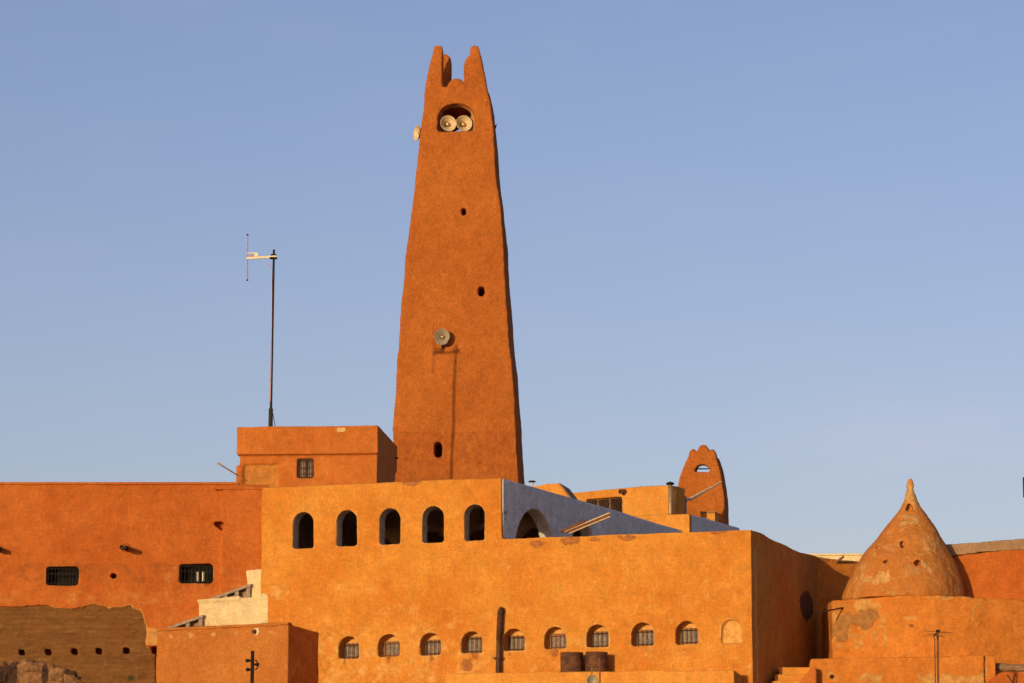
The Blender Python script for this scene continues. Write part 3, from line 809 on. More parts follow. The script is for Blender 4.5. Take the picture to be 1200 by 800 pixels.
# ================================================================ TALL MINARET
TY = 118.0
pc = P(534, 560, TY)
FT = Frame(pc.x, pc.y, -3)
PXM = TY / F
tower = thing('minaret', FT, 'tall tapering red mud minaret crowned by four upright finger merlons', 'minaret')
prof = [  # y, left, right front edge
    (575, 457.5, 609), (555, 459, 607.7), (510, 460.5, 605), (470, 462.5, 603), (420, 465.5, 599.5), (397, 467.5, 596.8), (370, 469.3, 595),
    (340, 472, 592.8), (305, 475, 591), (285, 477.3, 590), (270, 479, 589), (252, 481.2, 587.6), (238, 483, 586), (227, 484.3, 584.3), (212, 486, 582), (200, 487, 581),
    (185, 489, 580.3), (165, 491.5, 579), (147, 494, 578), (125, 496.3, 575), (103, 499, 570.3)]
W0 = (609 - 457.5) * PXM
secs = []
for py, l, r in prof:
    v = (W0 - (r - l) * PXM) / 2
    xl_, z_ = FT.at(l, py, v); xr_, _ = FT.at(r, py, v)
    secs.append((xl_, xr_, v, W0 - v, z_))
x0_, x1_, v0, v1, z_ = secs[0]
secs.insert(0, (x0_ - .25, x1_ + .25, v0 - .2, v1 + .2, B0))
bm = bmesh.new()
# right silhouette swells a little behind the front edge
def tring(s, bulge=.06):
    x0, x1, a, b, z = s
    return [(x0, a, z), (x1, a, z), (x1 + bulge, (a + b) / 2, z), (x1, b, z), (x0, b, z), (x0 - .02, (a + b) / 2, z)]
loft(bm, [tring(s, .04 if i < 9 else .03) for i, s in enumerate(secs)])
topz = secs[-1][4]; vt = secs[-1][2]; vb = secs[-1][3]
def finger(pl, v0, v1):
    """pl: list of (py, left px, right px) from bottom to tip, on the plane v0"""
    rings = []
    n = len(pl)
    zb_f = FT.at(520, pl[0][0], v0)[1]; zt_f = FT.at(520, pl[-1][0], v0)[1]
    for py, l, r in pl:
        a0, z = FT.at(l, py, v0); a1, _ = FT.at(r, py, v0)
        t_ = max(0, (z - zb_f) / (zt_f - zb_f)); sh = .10 * t_ + (.12 * max(0, (t_ - .82) / .18) ** 2)
        rings.append(ring4(a0, a1, v0 + sh * .6, v1 - sh, z))
    loft(bm, rings)
finger([(112, 497.5, 518), (103, 498.8, 517.5), (88, 501, 517.8), (72, 504, 518.5), (62, 506.3, 518.8), (57, 507.3, 518.8), (54, 508.3, 518.3), (52.2, 509.8, 517)], vt, vt + .62)
finger([(112, 541, 572), (101, 545, 570.3), (88, 546, 567.5), (72, 549.5, 564.2), (62, 550.5, 562), (57, 550.5, 561.3), (54, 551.3, 560.3), (52.2, 552.8, 558.8)], vt, vt + .62)
finger([(116, 504, 526), (106, 506, 526.5), (90, 507, 527.5), (75, 509, 528), (68, 510, 527.3), (65, 512, 525.5), (63.5, 515, 523)], vb - .85, vb - .22)
finger([(116, 542, 566), (104, 542.5, 564), (90, 543, 562.5), (75, 544, 560), (69, 546, 558), (66, 549, 556), (64.5, 551, 555)], vb - .85, vb - .22)
# rounded knobs between the fingers on each face
def knob(cx, py0, w_, h_, v0, v1):
    x, z = FT.at(cx, py0, v0)
    prism_y(bm, arch(x - w_, x + w_, z - .4, z + h_, rise=h_), v0, v1)
knob(534.5, 104, .31, .37, vt - .03, vt + .5)
knob(533, 106, .28, .2, vb - .45, vb)
xs0 = (secs[-1][0], secs[-1][1])
for xa_, xb_ in ((xs0[0], xs0[0] + .35), (xs0[1] - .35, xs0[1])):
    box(bm, xa_ + .03, xb_ - .03, (vt+vb)/2 - .28, (vt+vb)/2 + .28, topz - .3, topz + .14)
cut = bmesh.new()
# arched belfry opening: splayed mouth, narrower passage, see-through
vw = [s for s in secs if s[4] > FT.at(533, 140, .9)[1]][0][2]
o0 = arch(FT.at(513.5, 153, vw)[0], FT.at(558, 153, vw)[0], FT.at(534, 154.5, vw)[1], FT.at(534, 118.8, vw)[1], rise=.62)
i0 = arch(FT.at(514.8, 153, vw)[0], FT.at(553.5, 153, vw)[0], FT.at(534, 154.5, vw)[1], FT.at(534, 123.5, vw)[1], rise=.55)
ex0 = [(x + (x - o0[0][0] - .6) * .12, z + (z > o0[0][1] + .3) * .03) for x, z in o0]
taper_y(cut, ex0, vw - .45, i0, vw + .42)
cut1 = bmesh.new()
zr0 = o0[0][1] + .0
xc = (i0[0][0] + i0[1][0]) / 2
prism_y(cut1, [(xc - .52, zr0), (xc + .52, zr0), (xc + .52, zr0 + .98), (xc - .52, zr0 + .98)], vw + .35, W0 - vw - .35)
cut3 = bmesh.new()
prism_y(cut3, arch(xc - .35, xc + .35, zr0 + .02, zr0 + .60), W0 - vw - .6, W0)
# slits
cut4 = bmesh.new()
for cx, cy, rx, ry in ((543.3, 248.5, 3.0, 4.6), (564, 341.5, 3.3, 5.6), (513.5, 526, 4.6, 9.3)):
    v_ = (W0 - (np.interp(-cy, [-p[0] for p in prof], [p[2] - p[1] for p in prof])) * PXM) / 2
    x, z = FT.at(cx, cy, v_); prism_y(cut4, oval(x, z, rx * PXM, ry * PXM, e=.6), v_ - .5, v_ + 1.3)
me = solid(bm, [cut, cut1, cut3, cut4], voxel=.037, smooth=4, amp=.045, freq=.8, fine=.012)
zst = FT.at(530, 503, .1)[1]
paint(me, 'stain', lambda x, y, z: .46 * (1 - sstep(zst - .08, zst + .06, z)) + .25 * rectm(x, z, -9, 9, FT.at(530, 410)[1], FT.at(530, 280)[1], .5))
paint(me, 'pale', lambda x, y, z: (y > vw + .07 + .17 * np.maximum(0, z - o0[0][1])) * (y < vw + .5) * (z > o0[0][1] - .05) * (z < o0[0][1] + 1.08) * (x > xc - .9) * (x < xc + .95))  # paler reveal plaster; its colour also carries the sunlit rim
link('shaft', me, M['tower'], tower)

# ---- horn loudspeakers
def horn(px, py, Y, rad, yaw, pitch, label, mat, L=.34, tilt_arm=True):
    p = P(px, py, Y)
    fr = Frame(p.x, p.y, yaw)
    t = thing('loudspeaker', fr, label, 'loudspeaker', 'horn loudspeakers on the minaret', z=p.z)
    t.rotation_euler = (radians(pitch), 0, radians(yaw))
    b_ = bmesh.new()      # bell, mouth towards -y
    prof_ = [(.045, L * 1.1), (.06, L * .85), (rad * .30, L * .62), (rad * .50, L * .40), (rad * .74, L * .18), (rad * .93, L * .03), (rad, -.005), (rad * 1.01, -.02), (rad * .96, -.02), (rad * .88, L * .05), (rad * .68, L * .20), (rad * .44, L * .42), (rad * .26, L * .62), (.05, L * .85)]
    lathe(b_, prof_, 36, axis='Y'); part('bell', b_, mat, t, smooth=True)
    b_ = bmesh.new()
    prof_ = [(.001, L * .12), (rad * .16, L * .15), (rad * .25, L * .26), (rad * .28, L * .42), (rad * .2, L * .46), (.05, L * .5), (.04, L * .85)]
    lathe(b_, prof_, 24, axis='Y'); part('reflector', b_, M['brass'], t, smooth=True)
    b_ = bmesh.new()
    prof_ = [(.04, L * .9), (.085, L * .95), (.09, L * 1.5), (.06, L * 1.65), (.001, L * 1.66)]
    lathe(b_, prof_, 24, axis='Y'); part('driver', b_, M['iron'], t, smooth=True)
    b_ = bmesh.new()
    box(b_, -.035, .035, L * .7, L * .82, -.32, -.06); box(b_, -.035, .035, L * .7, L * 1.3, -.35, -.32)
    part('bracket', b_, M['black'], t)
    return t
hy = TY + vw + .16
horn(525.4, 145, hy, 9.9 * PXM, 14, -4, 'cream horn loudspeaker in the arched minaret opening, left one of the pair', M['horn'])
horn(543.8, 145, hy, 9.9 * PXM, 14, -4, 'cream horn loudspeaker in the arched minaret opening, right one of the pair', M['horn'])
vm = (W0 - 128 * PXM) / 2
horn(518, 394.5, TY + vm - .30, 9.2 * PXM, -4, -2, 'grey horn loudspeaker mounted on the middle of the minaret face', M['horngrey'], L=.26)
hs = horn(488.5, 156.5, TY + 1.3, 10 * PXM, -68, -2, 'pale horn loudspeaker on the left flank of the minaret, seen edge on', M['horn'], L=.36)
# bracket on the right flank
pq = P(578, 150, TY + 1.7); fr = Frame(pq.x, pq.y, 0)
t = thing('wall_bracket', fr, 'tiny dark pointed bracket on the right edge of the minaret near its top', 'bracket', z=pq.z)
bm = bmesh.new(); box(bm, -.1, .10, -.03, .03, -.03, .03); part('arm', bm, M['black'], t)
bm = bmesh.new(); prism_y(bm, [(.02, -.16), (.10, .0), (.13, .14), (.06, .06)], -.03, .03); part('plate', bm, M['black'], t)

# ================================================================ SMALL MINARET
SY = 124.0
ps = P(824, 580, SY); FQ = Frame(ps.x, ps.y, -7); PS = SY / F
sm = thing('small_minaret', FQ, 'squat rounded red minaret with a see-through arched opening, behind the yellow house', 'minaret')
prof2 = [(640, 791, 850), (612, 791.5, 849.3), (584, 792.5, 848.7), (568, 794, 846.5), (557, 796.8, 844.8), (548, 800, 843), (541, 803, 841), (535, 806.2, 838.8)]
bm = bmesh.new(); Ws = 60 * PS; rings = []; qs = []
for py, l, r in prof2:
    v = (Ws - (r - l) * PS) / 2; a0, z = FQ.at(l, py, v); a1, _ = FQ.at(r, py, v); qs.append((a0, a1, v, Ws - v, z))
qs.insert(0, (qs[0][0], qs[0][1], 0, Ws, B0))
loft(bm, [[(a, c, z), (b, c, z), (b + .10, (c + d) / 2, z), (b, d, z), (a, d, z), (a - .02, (c+d)/2, z)] for a, b, c, d, z in qs])
v_ = qs[-1][2]; v2_ = qs[-1][3]
def sknob(cx, py, w_, h_, a, b):
    x, z = FQ.at(cx, py, a); prism_y(bm, arch(x - w_, x + w_, z - .35, z + h_, rise=h_), a, b)
for yy in ((v_ + .02, v_ + .38), (v2_ - .38, v2_)):
    sknob(812.0, 535, .16, .31, *yy); sknob(834.8, 535, .15, .29, *yy); sknob(824.2, 534, .25, .44, *yy)
cut = bmesh.new()
a0, zb = FQ.at(814.3, 553, .35); a1, _ = FQ.at(832, 553, .35); zt_ = FQ.at(823, 543.5, .35)[1]
prism_y(cut, arch(a0, a1, zb, zt_, rise=.24), -.2, 1.0)
cut2 = bmesh.new(); prism_y(cut2, [(a0 - .02, zb), (a1 + .02, zb), (a1 + .02, zt_ + .35), (a0 - .02, zt_ + .35)], .7, Ws - .6)
cut3 = bmesh.new(); prism_y(cut3, arch(a0, a1, zb, zt_ + .12, rise=.2), Ws - .9, Ws + .5)
me = solid(bm, [cut, cut2, cut3], voxel=.038, smooth=4, amp=.025, freq=1.2, fine=.008)
paint(me, 'stain', lambda x, y, z: x * 0); paint(me, 'pale', lambda x, y, z: x * 0)
link('shaft', me, M['tower'], sm)
bm = bmesh.new(); zz = (zb + zt_) / 2 + .03; tube(bm, (a0 - .05, .7, zz), (a1 + .05, .7, zz), .025, n=8)
part('cross_bar', bm, M['iron'], sm)
# pale pole across it
p0, p1 = P(804, 586, 121.5), P(845.5, 564, 122.9)
fr = Frame(p0.x, p0.y, 0); t = thing('rain_trough', fr, 'long pale pole slanting up across the small minaret', 'rain spout', z=p0.z)
bm = bmesh.new(); d = p1 - p0
tube(bm, -.1 * d, d, .055, .035, n=8); part('pole', bm, M['palewood'], t)
bm = bmesh.new(); tube(bm, d * .12 + Vector((0, 0, -.06)), d * .5 + Vector((0, 0, -.05)), .03, n=8); part('stiffener', bm, M['palewood'], t)

# ================================================================ YELLOW HOUSE behind the grey wall
py_ = P(784, 580, 118.5); FY = Frame(py_.x, py_.y, -33)
Yc = lambda px, py, v=0: FY.at(px, py, v)
yh = thing('yellow_house', FY, 'small yellow plastered house with a lattice grille, behind the grey arcade wall', 'building')
ztop = Yc(784, 566.5)[1]; xl_ = Yc(660, 576)[0]
bm = bmesh.new()
prism_y(bm, [(xl_, B0), (0, B0), (0, ztop), (xl_ * .4, ztop - .02), (xl_, Yc(667, 576.5)[1])], 0, 1.1)
cut = bmesh.new()
a0, zt_ = Yc(686, 585.5); a1, _ = Yc(728.5, 583.5); zb_ = zt_ - 1.0
box(cut, a0, a1, -.3, .2, zb_, zt_ + .03)
me = solid(bm, [cut], voxel=.045, smooth=2, amp=.025, freq=.9)
cx, cz = Yc(765, 583)
paint(me, 'pale', lambda x, y, z: .42 * blob(x, z, cx, cz, .45, .35, .7), .2, 3)
link('wall', me, M['yellow'], yh)
bm = bmesh.new(); box(bm, a0, a1, .14, .17, zb_, zt_); gr = part('grille', bm, M['dark'], yh)
bm = bmesh.new()
n = 15
for s in (-1, 1):
    for i in range(-6, n + 6):
        x = a0 + (a1 - a0) * i / n; h = zt_ - zb_
        xA, xB = x, x + s * h * .55
        zA, zB = zb_, zt_
        if min(xA, xB) < a0 or max(xA, xB) > a1: continue
        tube(bm, (xA, .10, zA), (xB, .10, zB), .02, n=5)
part('lattice', bm, M['grate'], gr)
bm = bmesh.new(); 
for f in (0, .33, .66, 1): x = a0 + (a1 - a0) * f; box(bm, x - .02, x + .02, .05, .09, zb_, zt_)
part('mullions', bm, M['wood'], gr)
# left higher piece with a raking dark edge
FZ = frame_px(655, 570, 113, -12); Z = lambda px, py: FZ.at(px, py)
bm = bmesh.new(); prism_y(bm, [(Z(624, 600)[0], 14.0), (Z(680, 600)[0], 14.0), Z(680, 588), Z(669, 584), Z(655, 566), Z(641, 566), Z(636, 568), Z(624, 569.5)], 0, 1.6)
rp = thing('stairhead', FZ, 'low yellow stairhead with a raking dark edge just right of the tall minaret foot', 'building')
part('wall', bm, M['yellow'], rp, bevel=.02)
bm = bmesh.new(); a_, b_, c_, d_ = Z(654, 565.5), Z(656.5, 565.5), Z(670, 583), Z(667.5, 583); prism_y(bm, [d_, c_, b_, a_], -.04, 1.62); part('coping', bm, M['wood'], rp)
# downpipe with cap
q = Yc(785.5, 580, -.1)
fr = Frame(FY.o[0] + q[0] * FY.c + .1 * FY.s, FY.o[1] + q[0] * FY.s - .1 * FY.c, FY.deg)
dp = thing('flue_pipe', fr, 'vertical metal pipe with a flat black cap at the corner of the yellow house', 'pipe', z=0)
bm = bmesh.new(); zb_ = Yc(785, 603)[1]; zt_ = Yc(785, 568)[1]; tube(bm, (0, 0, zb_ - .6), (0, 0, zt_), .075, n=16); part('pipe', bm, M['downpipe'], dp, smooth=True)
bm = bmesh.new(); lathe(bm, [(.001, .1), (.13, .06), (.15, .0), (.1, -.02), (.001, -.02)], 18, (0, 0, zt_ + .02)); part('cap', bm, M['black'], dp)
# projecting spout on the yellow house
q = Yc(733, 575)
fr = Frame(FY.o[0] + q[0] * FY.c, FY.o[1] + q[0] * FY.s, FY.deg)
t = thing('rain_spout', fr, 'small round brown spout on the yellow house above its lattice grille', 'rain spout', z=q[1])
bm = bmesh.new(); tube(bm, (0, .1, 0), (-.05, -.28, -.03), .085, n=12); part('pipe', bm, M['redwood'], t)
bm = bmesh.new(); tube(bm, (-.05, -.281, -.03), (-.051, -.29, -.03), .06, n=12); part('bore', bm, M['dark'], t)
# side of the house right of the pipe, shade put into its darker colour
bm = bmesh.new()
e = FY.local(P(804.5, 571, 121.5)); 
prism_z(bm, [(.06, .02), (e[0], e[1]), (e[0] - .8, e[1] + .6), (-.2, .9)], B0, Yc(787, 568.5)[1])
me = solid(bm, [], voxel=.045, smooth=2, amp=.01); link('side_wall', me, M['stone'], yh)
# lower lit block + its grey flank
pL = P(808, 610, 116.8); FL = Frame(pL.x, pL.y, -18); L_ = lambda px, py, v=0: FL.at(px, py, v)
lb_ = thing('low_roof_wall', FL, 'low lit roof wall ending in a grey sloping flank, at the end of the grey arcade', 'wall')
zt_ = L_(808, 601)[1]
bm = bmesh.new(); box(bm, L_(735, 601)[0], 0, 0, .35, B0, zt_)
me = solid(bm, [], voxel=.04, smooth=2, amp=.01); link('front', me, M['yellow'], lb_)
bm = bmesh.new(); e1_ = P(867, 617.5, 116.8 + 5.0)
el = FL.local(e1_)
prism_z(bm, [(-.02, .02, zt_), (el[0], el[1], e1_.z), (el[0] - .3, el[1] + .2, e1_.z), (-.35, .3, zt_)], B0, zt_)
me = solid(bm, [], voxel=.045, smooth=2, amp=.01)
paint(me, 'stain', lambda x, y, z: x * 0)
link('flank', me, M['lime'], lb_)
pL = P(838, 605, 120.6); F2 = Frame(pL.x, pL.y, -12); g2 = lambda px, py: F2.at(px, py)
bx = thing('roof_box', F2, 'small lit plaster box at the foot of the small minaret', 'wall')
bm = bmesh.new(); box(bm, g2(821, 600)[0], 0, 0, .9, B0, g2(838, 600)[1]); me = solid(bm, [], voxel=.04, smooth=2, amp=.01); link('wall', me, M['yellow'], bx)
bm = bmesh.new(); box(bm, g2(821, 600)[0] - .02, .02, -.02, .3, g2(838, 600)[1] + .002, g2(838, 599)[1] + .02); part('coping', bm, M['coping'], bx)

# vent cowl on the grey wall
pv = P(623.5, 566, 105.6); fr = Frame(pv.x, pv.y, 0)
t = thing('vent_cowl', fr, 'small black mushroom vent peeping over the grey wall right of the minaret', 'vent', z=pv.z)
bm = bmesh.new(); tube(bm, (0, 0, -.5), (0, 0, .06), .035, n=12); part('pipe', bm, M['horn'], t)
bm = bmesh.new(); lathe(bm, [(.001, .10), (.09, .09), (.125, .06), (.11, .045), (.001, .05)], 18); part('cap', bm, M['black'], t)

# long wooden trough leaning out of the grey wall
p0, p1 = P(664, 623.5, 105.4), P(715, 602.5, 103.9)
fr = Frame(p0.x, p0.y, 0)
t = thing('rain_trough', fr, 'long wooden trough with two pale rails slanting across the grey arcade wall', 'rain spout', z=p0.z)
d = p1 - p0; dn = d.normalized(); up = Vector((0, 0, 1)); up = (up - dn * up.dot(dn)).normalized(); sd = dn.cross(up)
def bar(bm, a, b, w_, h_, off=Vector()):
    V = []
    for p in (a, b):
        for sx, sz in ((-1, -1), (1, -1), (1, 1), (-1, 1)): V.append(bm.verts.new(p + off + sd * (w_ * sx) + up * (h_ * sz)))
    for f in ((0,1,2,3), (7,6,5,4), (0,4,5,1), (1,5,6,2), (2,6,7,3), (3,7,4,0)): bm.faces.new([V[i] for i in f])
bm = bmesh.new(); bar(bm, dn * -.05, d, .022, .022, up * .055); part('upper_rail', bm, M['palewood'], t)
bm = bmesh.new(); bar(bm, dn * .12, d, .022, .018, up * -.055); part('lower_rail', bm, M['palewood'], t)
bm = bmesh.new(); bar(bm, dn * .0, d * .995, .012, .042, sd * .02); part('trough_bed', bm, M['redwood'], t)
bm = bmesh.new(); bar(bm, dn * -.25, d * .45, .03, .03, up * .10 + sd * .04); part('brace', bm, M['redwood'], t)

# ================================================================ RIGHT SIDE
# wall behind the dome
E_ = P(958, 650, 107.1)
FB = Frame(FM.o[0] - (LEN - .1) * FM.s, FM.o[1] + (LEN - .1) * FM.c, 28)
bw = thing('courtyard_wall', FB, 'plain ochre wall linking the tall ochre building to the back of the dome', 'wall')
bm = bmesh.new(); zt_ = FB.at(965, 652)[1]; zt2 = FB.at(1010, 657)[1]; print('bw', zt_, zt2)
prism_y(bm, [(-.3, B0), (3.6, B0), (3.6, zt2 - .05), (1.4, zt2), (0, zt_), (-.3, zt_)], 0, .4)
me = solid(bm, [], voxel=.045, smooth=3, amp=.03, freq=.9); 
paint(me, 'flake', lambda x, y, z: .5 * (z > zt2 - .12))
o = link('wall', me, M['drum'], bw)
# spout stick on it
q = FB.at(980, 657); fr = Frame(FB.o[0] + q[0] * FB.c, FB.o[1] + q[0] * FB.s, FB.deg)
pz = P(980, 657, 107); pe = P(988, 651.5, 107)
fr = Frame(pz.x, pz.y, 0)
t = thing('rain_spout', fr, 'short dark stick spout on the wall top left of the dome', 'rain spout', z=pz.z)
bm = bmesh.new(); tube(bm, (-.05, .6, -.06), (.22, -.05, .14), .04, n=8); part('trough', bm, M['wood'], t)
# far pale building
pf = P(1020, 655, 200); FW = Frame(pf.x, pf.y, -3)
fw = thing('far_pale_building', FW, 'strip of pale cream building far behind, left of the dome', 'building')
bm = bmesh.new(); box(bm, -5.4, .5, 0, 3, B0, P(990, 650, 200).z); part('wall', bm, M['cream'], fw, bevel=.03)
bm = bmesh.new(); box(bm, -5.5, .6, -.08, 3.1, P(990, 650, 200).z + .003, P(990, 649, 200).z + .06); part('parapet', bm, M['cream'], fw)

# dome
DYc = 104.6
dc = P(1059, 700, DYc); FD = Frame(dc.x, dc.y, 0)
dome = thing('domed_tomb', FD, 'weathered onion shaped ochre dome drawn up into a small pointed finial', 'dome')
dsec = [(704, 987, 1131), (699, 987, 1131), (693, 989, 1130), (686, 992, 1129), (678, 995, 1126.5), (670, 998.2, 1123.5), (662, 1002.5, 1120.3), (654, 1008, 1116.3), (645.5, 1014, 1112), (637.5, 1020.5, 1107.8),
        (629, 1027, 1103), (621, 1033.5, 1098.3), (613, 1040.5, 1093.3), (605, 1047.8, 1087), (598, 1053.5, 1082), (592, 1057.0, 1078.4), (586, 1058.9, 1075.3), (579, 1060.0, 1073.4), (574, 1061.8, 1071.4), (571, 1062.2, 1071.0), (569, 1061.4, 1071.6), (566.5, 1061.7, 1071.3), (564, 1063.0, 1070.0), (561.5, 1064.2, 1069), (559.8, 1065.2, 1068)]
bm = bmesh.new(); rings = []
for py, l, r in dsec:
    c_ = FD.at((l + r) / 2, py)
    k = DYc / F; rr = (r - l) / 2 * k
    rings.append([(c_[0] + rr * cos(2*pi*i/48), rr * sin(2*pi*i/48), c_[1]) for i in range(48)])
loft(bm, rings)
cut = bmesh.new()
def dz(px, py):   # a point on the dome's near surface
    l = np.interp(-py, [-d_[0] for d_ in dsec], [d_[1] for d_ in dsec]); r = np.interp(-py, [-d_[0] for d_ in dsec], [d_[2] for d_ in dsec])
    k = DYc / F; R_ = (r - l) / 2 * k; dx = (px - (l + r) / 2) * k
    y = -sqrt(max(0, R_ * R_ - dx * dx)); q = FD.at(px, py, y); return q[0], y, q[1], dx / max(R_, .01)
x, y, z, _ = dz(1066, 593); a2 = [(x - .15, z - .10), (x - .04, z - .15), (x + .17, z - .10), (x + .06, z + .03), (x + .0, z + .16)]
prism_y(cut, a2, y - .3, y + .25)
for px, py, rx, rz in ((1057.5, 637, .075, .14), (1038.5, 657.5, .095, .08), (1075, 659, .10, .08)):
    x, y, z, _ = dz(px, py); prism_y(cut, [(x - rx, z + rz * .3), (x - rx * .7, z - rz), (x + rx * .6, z - rz * .7), (x + rx, z + rz * .7), (x, z + rz)], y - .3, y + .22)
cutd = bmesh.new()
for px, py in ((1028, 641), (1098, 642), (1109, 665)):
    x, y, z, s_ = dz(px, py); m_ = Matrix.Rotation(0, 3, 'Z')
    lathe(cutd, [(.06, -.14), (.075, 0), (.06, .14)], 10, (x - .04 * s_, y + .04, z), axis='Y', closed=True)
me = solid(bm, [cut, cutd], voxel=.035, smooth=3, amp=.045, freq=1.3, fine=.012)
def dome_pale(x, y, z):
    f = .32 * np.ones_like(x)
    for px, py, rx, rz, s in ((1027, 680, .30, .25, .62), (1037, 677, .14, .25, .6), (1082, 665, .16, .35, .58), (1065, 608, .4, .28, .55), (1068, 580, .3, .4, .62), (1090, 640, .35, .1, .6), (1057, 622, .5, .08, .5), (1010, 670, .15, .3, .5)):
        lx, _, lz, _2 = dz(px, py); f = np.maximum(f, s * blob(x, z, lx, lz, rx, rz, .7))
    return f
paint(me, 'pale', dome_pale, .22, 2.2)
paint(me, 'stain', lambda x, y, z: .32 * blob(x, z, 0, FD.at(1060, 645)[1], 1.0, .5, .6))
link('shell', me, M['dome'], dome)

# drum / base wall under the dome
pts_px = [(974.5, 702.5, 103.7), (1010, 699.5, 103.2), (1053, 697, 102.75), (1095, 695.5, 102.55), (1130, 698.0, 102.6), (1147, 700, 102.7)]
FU = Frame(P(974.5, 702, 103.7).x, 103.7, 0)
du = thing('dome_base', FU, 'thick ochre plinth with peeling plaster carrying the dome', 'wall')
W_ = [P(a, b, c) for a, b, c in pts_px]
bm = bmesh.new()
lw = [(p.x - FU.o[0], p.y - FU.o[1], p.z) for p in W_]
zc = lw[0][2]
q1, q2 = P(1147, 701.5, 103.03), P(1225, 703, 103.1)
prism_z(bm, lw + [(q2.x - FU.o[0], q2.y - FU.o[1], q2.z), (q2.x - FU.o[0], 3.2, q2.z), (lw[0][0] - .02, 3.2, zc - .05)], B0, 0)
me = solid(bm, [], voxel=.042, smooth=3, amp=.045, freq=1.0, fine=.014)
KX = 103.2 / F
def ux(px): return (px - 600) / F * 103.1 - FU.o[0]
def uz(py): return (1056 - py) / F * 103.1 + CZ
def duf(x, y, z): return np.maximum(.75 * rectm(x, z, ux(974), ux(1036), uz(767), uz(716), .15), .5 * rectm(x, z, ux(974), ux(1030), uz(716), uz(700), .1)) * (y < .4)
paint(me, 'flake', lambda x, y, z: (y < .5) * np.maximum(.75 * blob(x, z, ux(1012), uz(729), .62, .30, .3), .75 * blob(x, z, ux(985), uz(740), .22, .45, .3)), .22, 2.4)
def dup_(x, y, z):
    f = .44 * rectm(x, z, ux(970), ux(1036), uz(768), uz(704), .12)
    for px, py, rx, rz, s in ((1010, 712, .5, .22, .62), (1065, 729, .25, .1, .6), (1110, 705, .9, .10, .55), (1140, 725, .12, .25, .55), (1147, 712, .1, .3, .5), (978, 720, .12, .5, .5), (1036, 745, .05, .6, .62)):
        f = np.maximum(f, s * blob(x, z, ux(px), uz(py), rx, rz, .6))
    return f * (y < .5)
paint(me, 'pale', dup_, .16, 2.6)
paint(me, 'stain', lambda x, y, z: .62 * blob(x, z, ux(1066), uz(738), .09, .07, .4) + .4 * rectm(x, z, ux(1150), ux(1210), uz(712), uz(703), .1))
link('wall', me, M['drum'], du)
# right wall beside the dome
pr_ = P(1085, 660, 105.0); FX = Frame(pr_.x, pr_.y, -14); X_ = lambda px, py, v=0: FX.at(px, py, v)
rw = thing('garden_wall', FX, 'red ochre wall with a brown cement coping right of the dome', 'wall')
bm = bmesh.new(); prism_y(bm, [(0, B0), (X_(1225, 650)[0], B0), X_(1225, 640), X_(1190, 643), X_(1112, 651), (0, X_(1085, 652)[1])], 0, .4)
me = solid(bm, [], voxel=.045, smooth=3, amp=.03); paint(me, 'pale', lambda x, y, z: x * 0); paint(me, 'cream', lambda x, y, z: x * 0); paint(me, 'stain', lambda x, y, z: x * 0)
link('wall', me, M['red'], rw)
bm = bmesh.new(); prism_y(bm, [(0, X_(1085, 654)[1]), X_(1112, 651.5), X_(1150, 646.5), X_(1225, 641.5), X_(1225, 628.5), X_(1112, 637), (0, X_(1085, 639)[1])], -.035, .45)
me = solid(bm, [], voxel=.035, smooth=2, amp=.02, freq=1.5, fine=.012); link('coping', me, M['coping'], rw)
# lower ledge in front of the dome base
pl0 = P(949, 771, 101.45); FN = Frame(pl0.x, pl0.y, -4); N_ = lambda px, py, v=0: FN.at(px, py, v)
lw_ = thing('low_front_wall', FN, 'low ochre wall along the foot of the dome plinth with a round pipe hole', 'wall')
bm = bmesh.new(); prism_y(bm, [(0, B0), (N_(1153, 780)[0], B0), N_(1153, 767), N_(1080, 768.5), N_(990, 770), N_(949, 770.5)], 0, 2.3)
cut = bmesh.new(); x, z = N_(975.5, 792.5); prism_y(cut, oval(x, z, .07, .055, e=1), -.3, .3)
me = solid(bm, [cut], voxel=.04, smooth=3, amp=.03, freq=1.1, fine=.012)
def lp_(x, y, z):
    f = .55 * blob(x, z, N_(975.5, 792.5)[0], N_(975.5, 792.5)[1], .2, .16, .4)
    return np.maximum(np.maximum(f, .55 * rectm(x, z, N_(1060, 0)[0], N_(1153, 0)[0], 0, N_(1000, 789)[1], .06)), .5 * rectm(x, z, N_(990, 0)[0], N_(1020, 0)[0], 0, N_(1000, 786)[1], .1)) * (y < .3)
paint(me, 'pale', lp_, .15, 3); paint(me, 'flake', lambda x, y, z: x * 0); paint(me, 'stain', lambda x, y, z: .5 * blob(x, z, N_(1032, 791)[0], N_(1032, 791)[1], .05, .05))
link('wall', me, M['drum'], lw_)
# steps at the foot of the side wall
ps_ = P(949, 781, 101.7); FO = Frame(ps_.x, ps_.y, -6); O_ = lambda px, py, v=0: FO.at(px, py, v)
st_ = thing('plaster_steps', FO, 'flight of plaster steps in the corner below the shaded side wall', 'staircase')
for k, (xl_, yt, v) in enumerate(((913, 781, 0), (908, 789.5, -.30), (903, 797, -.6), (899, 805, -.9))):
    bm = bmesh.new(); a0, z = O_(xl_, yt, v); a1 = O_(951, yt, v)[0]
    box(bm, a0, a1, v, v + (.5 if k else 1.2), B0, z)
    me = solid(bm, [], voxel=.035, smooth=2, amp=.012, freq=1.5)
    link('step', me, M['yellow'], st_)
bm = bmesh.new(); v = -.62
prism_y(bm, [O_(936, 815, v), O_(957, 815, v), O_(957, 786, v), O_(955.5, 781, v), O_(951, 781.5, v), O_(934, 802, v)], v, v + .32)
me = solid(bm, [], voxel=.03, smooth=2, amp=.012); paint(me, 'stain', lambda x, y, z: x * 0); link('side_wall', me, M['hut'], st_)

